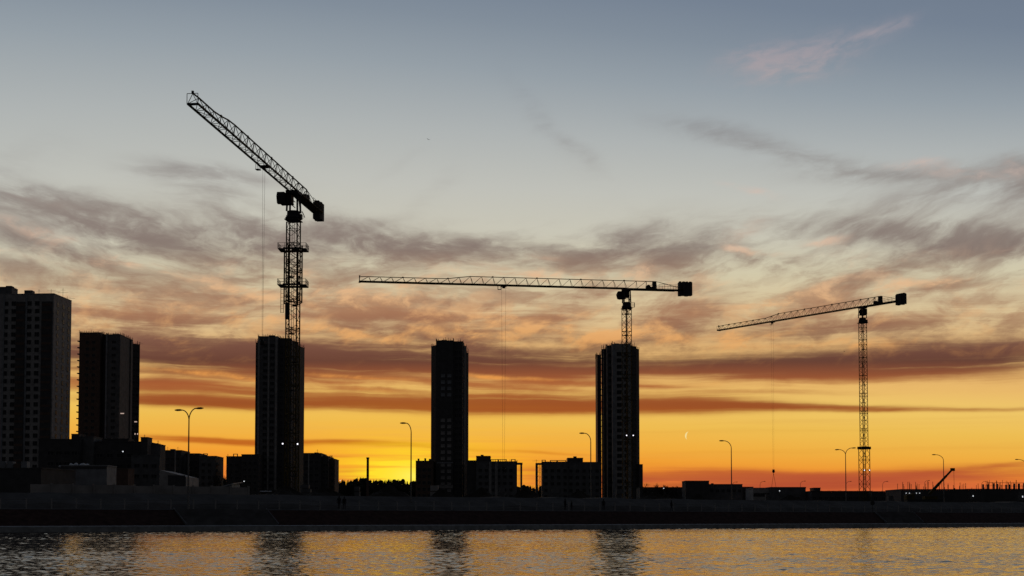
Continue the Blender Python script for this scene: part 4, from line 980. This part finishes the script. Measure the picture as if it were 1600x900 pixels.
# ------------------------------------------------------------------ people
def person(px, d, h, rz, pose, label, coat='cloth'):
    t = t_at(px, d); q = shore(t, d, 2.66)
    k = h / 1.75
    V_ = [(0,0,.95)]; Ed = []; Rd = [.14]
    def add(pv, p, rad): V_.append((p[0], p[1], p[2])); Rd.append(rad); Ed.append((pv, len(V_) - 1)); return len(V_) - 1
    sp = add(0, (0, 0, 1.15), .13); ch_ = add(sp, (0, -.01, 1.36), .15); ne = add(ch_, (0, .0, 1.51), .055); hd = add(ne, (0, -.02, 1.60), .085); add(hd, (0, -.02, 1.69), .075)
    for s_ in (-1, 1):
        st = pose * s_
        hp = add(0, (s_ * .10, 0, .88), .095); kn_ = add(hp, (s_ * .11, st * .14 - .02, .50), .062); an = add(kn_, (s_ * .11, st * .22 + .03, .09), .042); add(an, (s_ * .13, st * .22 - .13, .04), .035)
        sh = add(ch_, (s_ * .19, 0, 1.42), .062); el = add(sh, (s_ * .25, -st * .10 + .03, 1.15), .045); wr = add(el, (s_ * .26, -st * .2 - .05, .92), .03); pa = add(wr, (s_ * .26, -st * .21 - .07, .84), .032)
        for j, L in enumerate((.07, .085, .08, .06)):
            f1_ = add(pa, (s_ * .26 + (j - 1.5) * .006, -st * .21 - .10 + j * .02, .84 - L * .55), .009); add(f1_, (s_ * .255 + (j - 1.5) * .006, -st * .21 - .11 + j * .02, .84 - L), .008)
        add(wr, (s_ * .235, -st * .21 - .12, .86), .010)
    me = bpy.data.meshes.new('person'); me.from_pydata([(a * k, b * k, c * k) for a, b, c in V_], Ed, []); me.materials.append(MT['cloth2'])
    o = bpy.data.objects.new('person', me); COL.objects.link(o); o.location = q; o.rotation_euler = (0, 0, rz)
    md = o.modifiers.new('skin', 'SKIN')
    for i, sv in enumerate(me.skin_vertices[0].data): sv.radius = (Rd[i] * k, Rd[i] * k); sv.use_root = (i == 0)
    o.modifiers.new('sub', 'SUBSURF').levels = 1; o.modifiers['sub'].render_levels = 2
    tag(o, label, 'person', 'people on the promenade')
    m = MB()          # open-bottomed coat shell round the trunk
    N = 12; rings = [(.80, .20, .16), (1.0, .185, .15), (1.2, .18, .145), (1.38, .215, .15), (1.47, .15, .11), (1.50, .08, .08)]
    vs = [(math.cos(2 * math.pi * i / N) * a * k, math.sin(2 * math.pi * i / N) * b_ * k, z * k) for z, a, b_ in rings for i in range(N)]
    m.add(vs, [(j * N + i, j * N + (i + 1) % N, (j + 1) * N + (i + 1) % N, (j + 1) * N + i) for j in range(len(rings) - 1) for i in range(N)]); m.build('coat', coat, o, smooth=True)
    m = MB(); m.ball((0, .015 * k, 1.66 * k), .105 * k, 12, 1.15); m.build('hair', 'cloth', o, smooth=True)
person(530, 9.0, 1.80, .4, .6, 'left of two people walking together below the tallest crane tower')
person(538, 9.2, 1.72, .3, -.6, 'right of two people walking together below the tallest crane tower')
person(883, 9.0, 1.75, 2.2, .1, 'tall person standing on the promenade left of the single armed lamp')
person(893, 9.6, 1.45, 2.0, .2, 'shorter person beside the tall one on the promenade')
person(943, 9.0, 1.72, 0, .3, 'person alone on the promenade below the tower behind the middle crane')
person(1049, 9.4, 1.65, 1.2, .8, 'person walking on the promenade below the bare trees')
# round sign
t = t_at(1363, 8.5); q = shore(t, 8.5, 2.66); r = thing('round_sign', q, 'dark round sign on a short post on the promenade near the right crane', 'sign')
m = MB(); m.bar((0, 0, 0), (0, 0, 1.6), .05, n=8); m.build('post', 'steel_d', r); m = MB(); m.tube([(0, .03, 1.5), (0, -.03, 1.5)], [.38, .38], 16); m.build('disc', 'steel_d', r)

# clutter along the top of the bank
CL = 'heaps and stacks along the top of the bank'
def heap(px, ytop, Y, w, label, seed):
    rr = random.Random(seed); p = W(px, ytop, Y); H = p.z - GZ; m = MB(); NR, NA = 7, 18; vs = [(0, 0, H)]
    for j in range(1, NR + 1):
        f = j / NR
        for i in range(NA):
            a = 6.2832 * i / NA; q = w * f * (1 + .18 * math.sin(a * 3 + seed)); vs.append((math.cos(a) * q, math.sin(a) * q * .6, H * (1 - f) ** 1.15 * rr.uniform(.8, 1.15) if j < NR else -.4))
    fs = [(0, 1 + i, 1 + (i + 1) % NA) for i in range(NA)] + [(1 + j * NA + i, 1 + (j + 1) * NA + i, 1 + (j + 1) * NA + (i + 1) % NA, 1 + j * NA + (i + 1) % NA) for j in range(NR - 1) for i in range(NA)]
    m.add(vs, fs); tag(m.build('soil_heap', 'soil', loc=(p.x, Y, GZ)), label, 'heap', CL)
for i, (px, yt, Y, w, lb) in enumerate(((445, 759, 210, 5, 'broad soil heap below the mast of the tallest crane'), (505, 762, 230, 6, 'low soil heap left of the walking pair'), (606, 758, 260, 7, 'long soil heap between the lone chimney and the lamp in the glow'),
        (690, 764, 240, 4, 'soil heap below the left side of the narrowest tower'), (752, 761, 260, 5, 'soil heap below the right side of the narrowest tower'), (823, 762, 280, 6, 'soil heap in front of the gap between the portal frames'),
        (905, 766, 270, 5, 'soil heap left of the lamp beside the middle crane tower'), (1020, 768, 300, 7, 'soil heap below the bare trees'), (1090, 772, 290, 4, 'soil heap below the windowless flat building'), (1235, 773, 300, 6, 'soil heap below the pale flat building'), (1300, 776, 290, 4, 'small soil heap left of the double armed lamp near the right crane'))):
    heap(px, yt, Y, w, lb, i)
def stack(px0, px1, ytop, Y, label, n=3, matn='conc_d'):
    a = W(px0, ytop, Y); c = W(px1, ytop, Y); H = a.z - GZ; r = thing('material_stack', ((a.x + c.x) / 2, Y, GZ), label, 'stack', group=CL); rr = random.Random(int(px0))
    for k in range(n):
        m = MB(); L = (c.x - a.x) * rr.uniform(.8, 1); m.box((rr.uniform(-.15, .15), 0, H * (k + .5) / n), (L, 1.4, H / n * .86), rr.uniform(-.05, .05)); m.build('slab', matn, r)
        m = MB()
        for q in (-.3, .3): m.box((L * q, 0, H * (k + .96) / n), (.15, 1.3, H / n * .12))
        m.build('spacer', 'bark', r)
stack(470, 486, 757, 240, 'stack of slabs right of the mast foot of the tallest crane', 4)
stack(553, 562, 760, 250, 'stack of slabs left of the lone chimney', 3)
stack(672, 684, 758, 280, 'stack of pale slabs at the foot of the narrowest tower', 3, 'conc')
stack(779, 790, 761, 290, 'stack of slabs left of the first portal frame', 3)
stack(860, 875, 763, 300, 'stack of slabs below the scaffolded block', 3)
stack(962, 972, 764, 300, 'stack of slabs at the foot of the tower behind the middle crane', 3)
stack(1196, 1206, 772, 320, 'stack of slabs left of the hanging hook', 3)
stack(1386, 1396, 775, 320, 'stack of slabs right of the right crane', 3)
# small lamp and heaps on the bank
def lamp_post(px, py, Y, label):
    p = W(px, py, Y); r = thing('work_light', (p.x, Y, GZ), label, 'work light', group='small white work lights'); m = MB(); m.bar((0, 0, 0), (0, 0, p.z - GZ), .05, n=6); m.build('post', 'steel_d', r)
    m = MB(); m.box((0, -.1, p.z - GZ), (.22, .16, .2)); m.build('lamp', 'lampo', r)
lamp_post(381.5, 752, 300, 'small white work light left of the tower behind the tallest crane')
lamp_post(531.5, 751, 330, 'small white work light in front of the far trees, above the walking pair')
lamp_post(1037, 763, 330, 'small white work light under the bare trees')
lamp_post(1218, 767, 340, 'small white work light below the hanging hook')

# ------------------------------------------------------------------ birds and moon
def bird(px, py, Y, span, rz, label):
    p = W(px, py, Y); m = MB(); m.tube([(0, -.25 * span, 0), (0, -.1 * span, .01), (0, .12 * span, 0), (0, .28 * span, .01)], [.015 * span, .06 * span, .05 * span, .02 * span], 8)
    o_ = m.build('bird', 'rubber', None, smooth=True, loc=p); o_.rotation_euler = (.1, .25, rz); tag(o_, label, 'bird', 'birds in the sky')
    for s_ in (-1, 1):
        m = MB(); q = [(0, -.1, .02), (0, .08, .02), (s_ * .26, .02, .12), (s_ * .26, -.14, .12), (s_ * .5, -.02, .04), (s_ * .5, -.07, .04)]; q = [(a * span, b_ * span, c_ * span) for a, b_, c_ in q]
        q2 = [(a, b_, c_ + .012 * span) for a, b_, c_ in q]; m.add(q + q2, [(0,1,2,3), (3,2,4,5), (9,8,7,6), (11,10,8,9), (0,6,7,1), (1,7,8,2), (2,8,10,4), (4,10,11,5), (5,11,9,3), (3,9,6,0)]); m.build('wing', 'rubber', o_)
bird(669, 218, 300, .95, .5, 'small dark bird high in the open sky between the tall and middle cranes')
bird(1319, 549, 300, .6, 1.0, 'tiny dark bird left of the right crane mast')
p = W(1074.5, 681, 9000); m = MB(); N = 14; Rm = 31.0
out = []; inn = []
for i in range(N + 1):
    a = R(100) + R(135) * i / N; out.append((math.cos(a) * Rm, math.sin(a) * Rm)); k = math.sin(math.pi * i / N); inn.append((math.cos(a) * (Rm - 11 * k), math.sin(a) * (Rm - 11 * k)))
vs = [(a + 12, -2, b_) for a, b_ in out] + [(a + 12, -2, b_) for a, b_ in inn] + [(a + 12, 2, b_) for a, b_ in out] + [(a + 12, 2, b_) for a, b_ in inn]; n = N + 1; fs = []
for i in range(N):
    fs += [(i, i + 1, n + i + 1, n + i), (2 * n + i + 1, 2 * n + i, 3 * n + i, 3 * n + i + 1), (i + 1, i, 2 * n + i, 2 * n + i + 1), (n + i, n + i + 1, 3 * n + i + 1, 3 * n + i)]
m.add(vs, fs); o = m.build('moon', 'moon', loc=p); tag(o, 'thin pale crescent moon low in the yellow sky, right of the middle crane tower', 'moon')
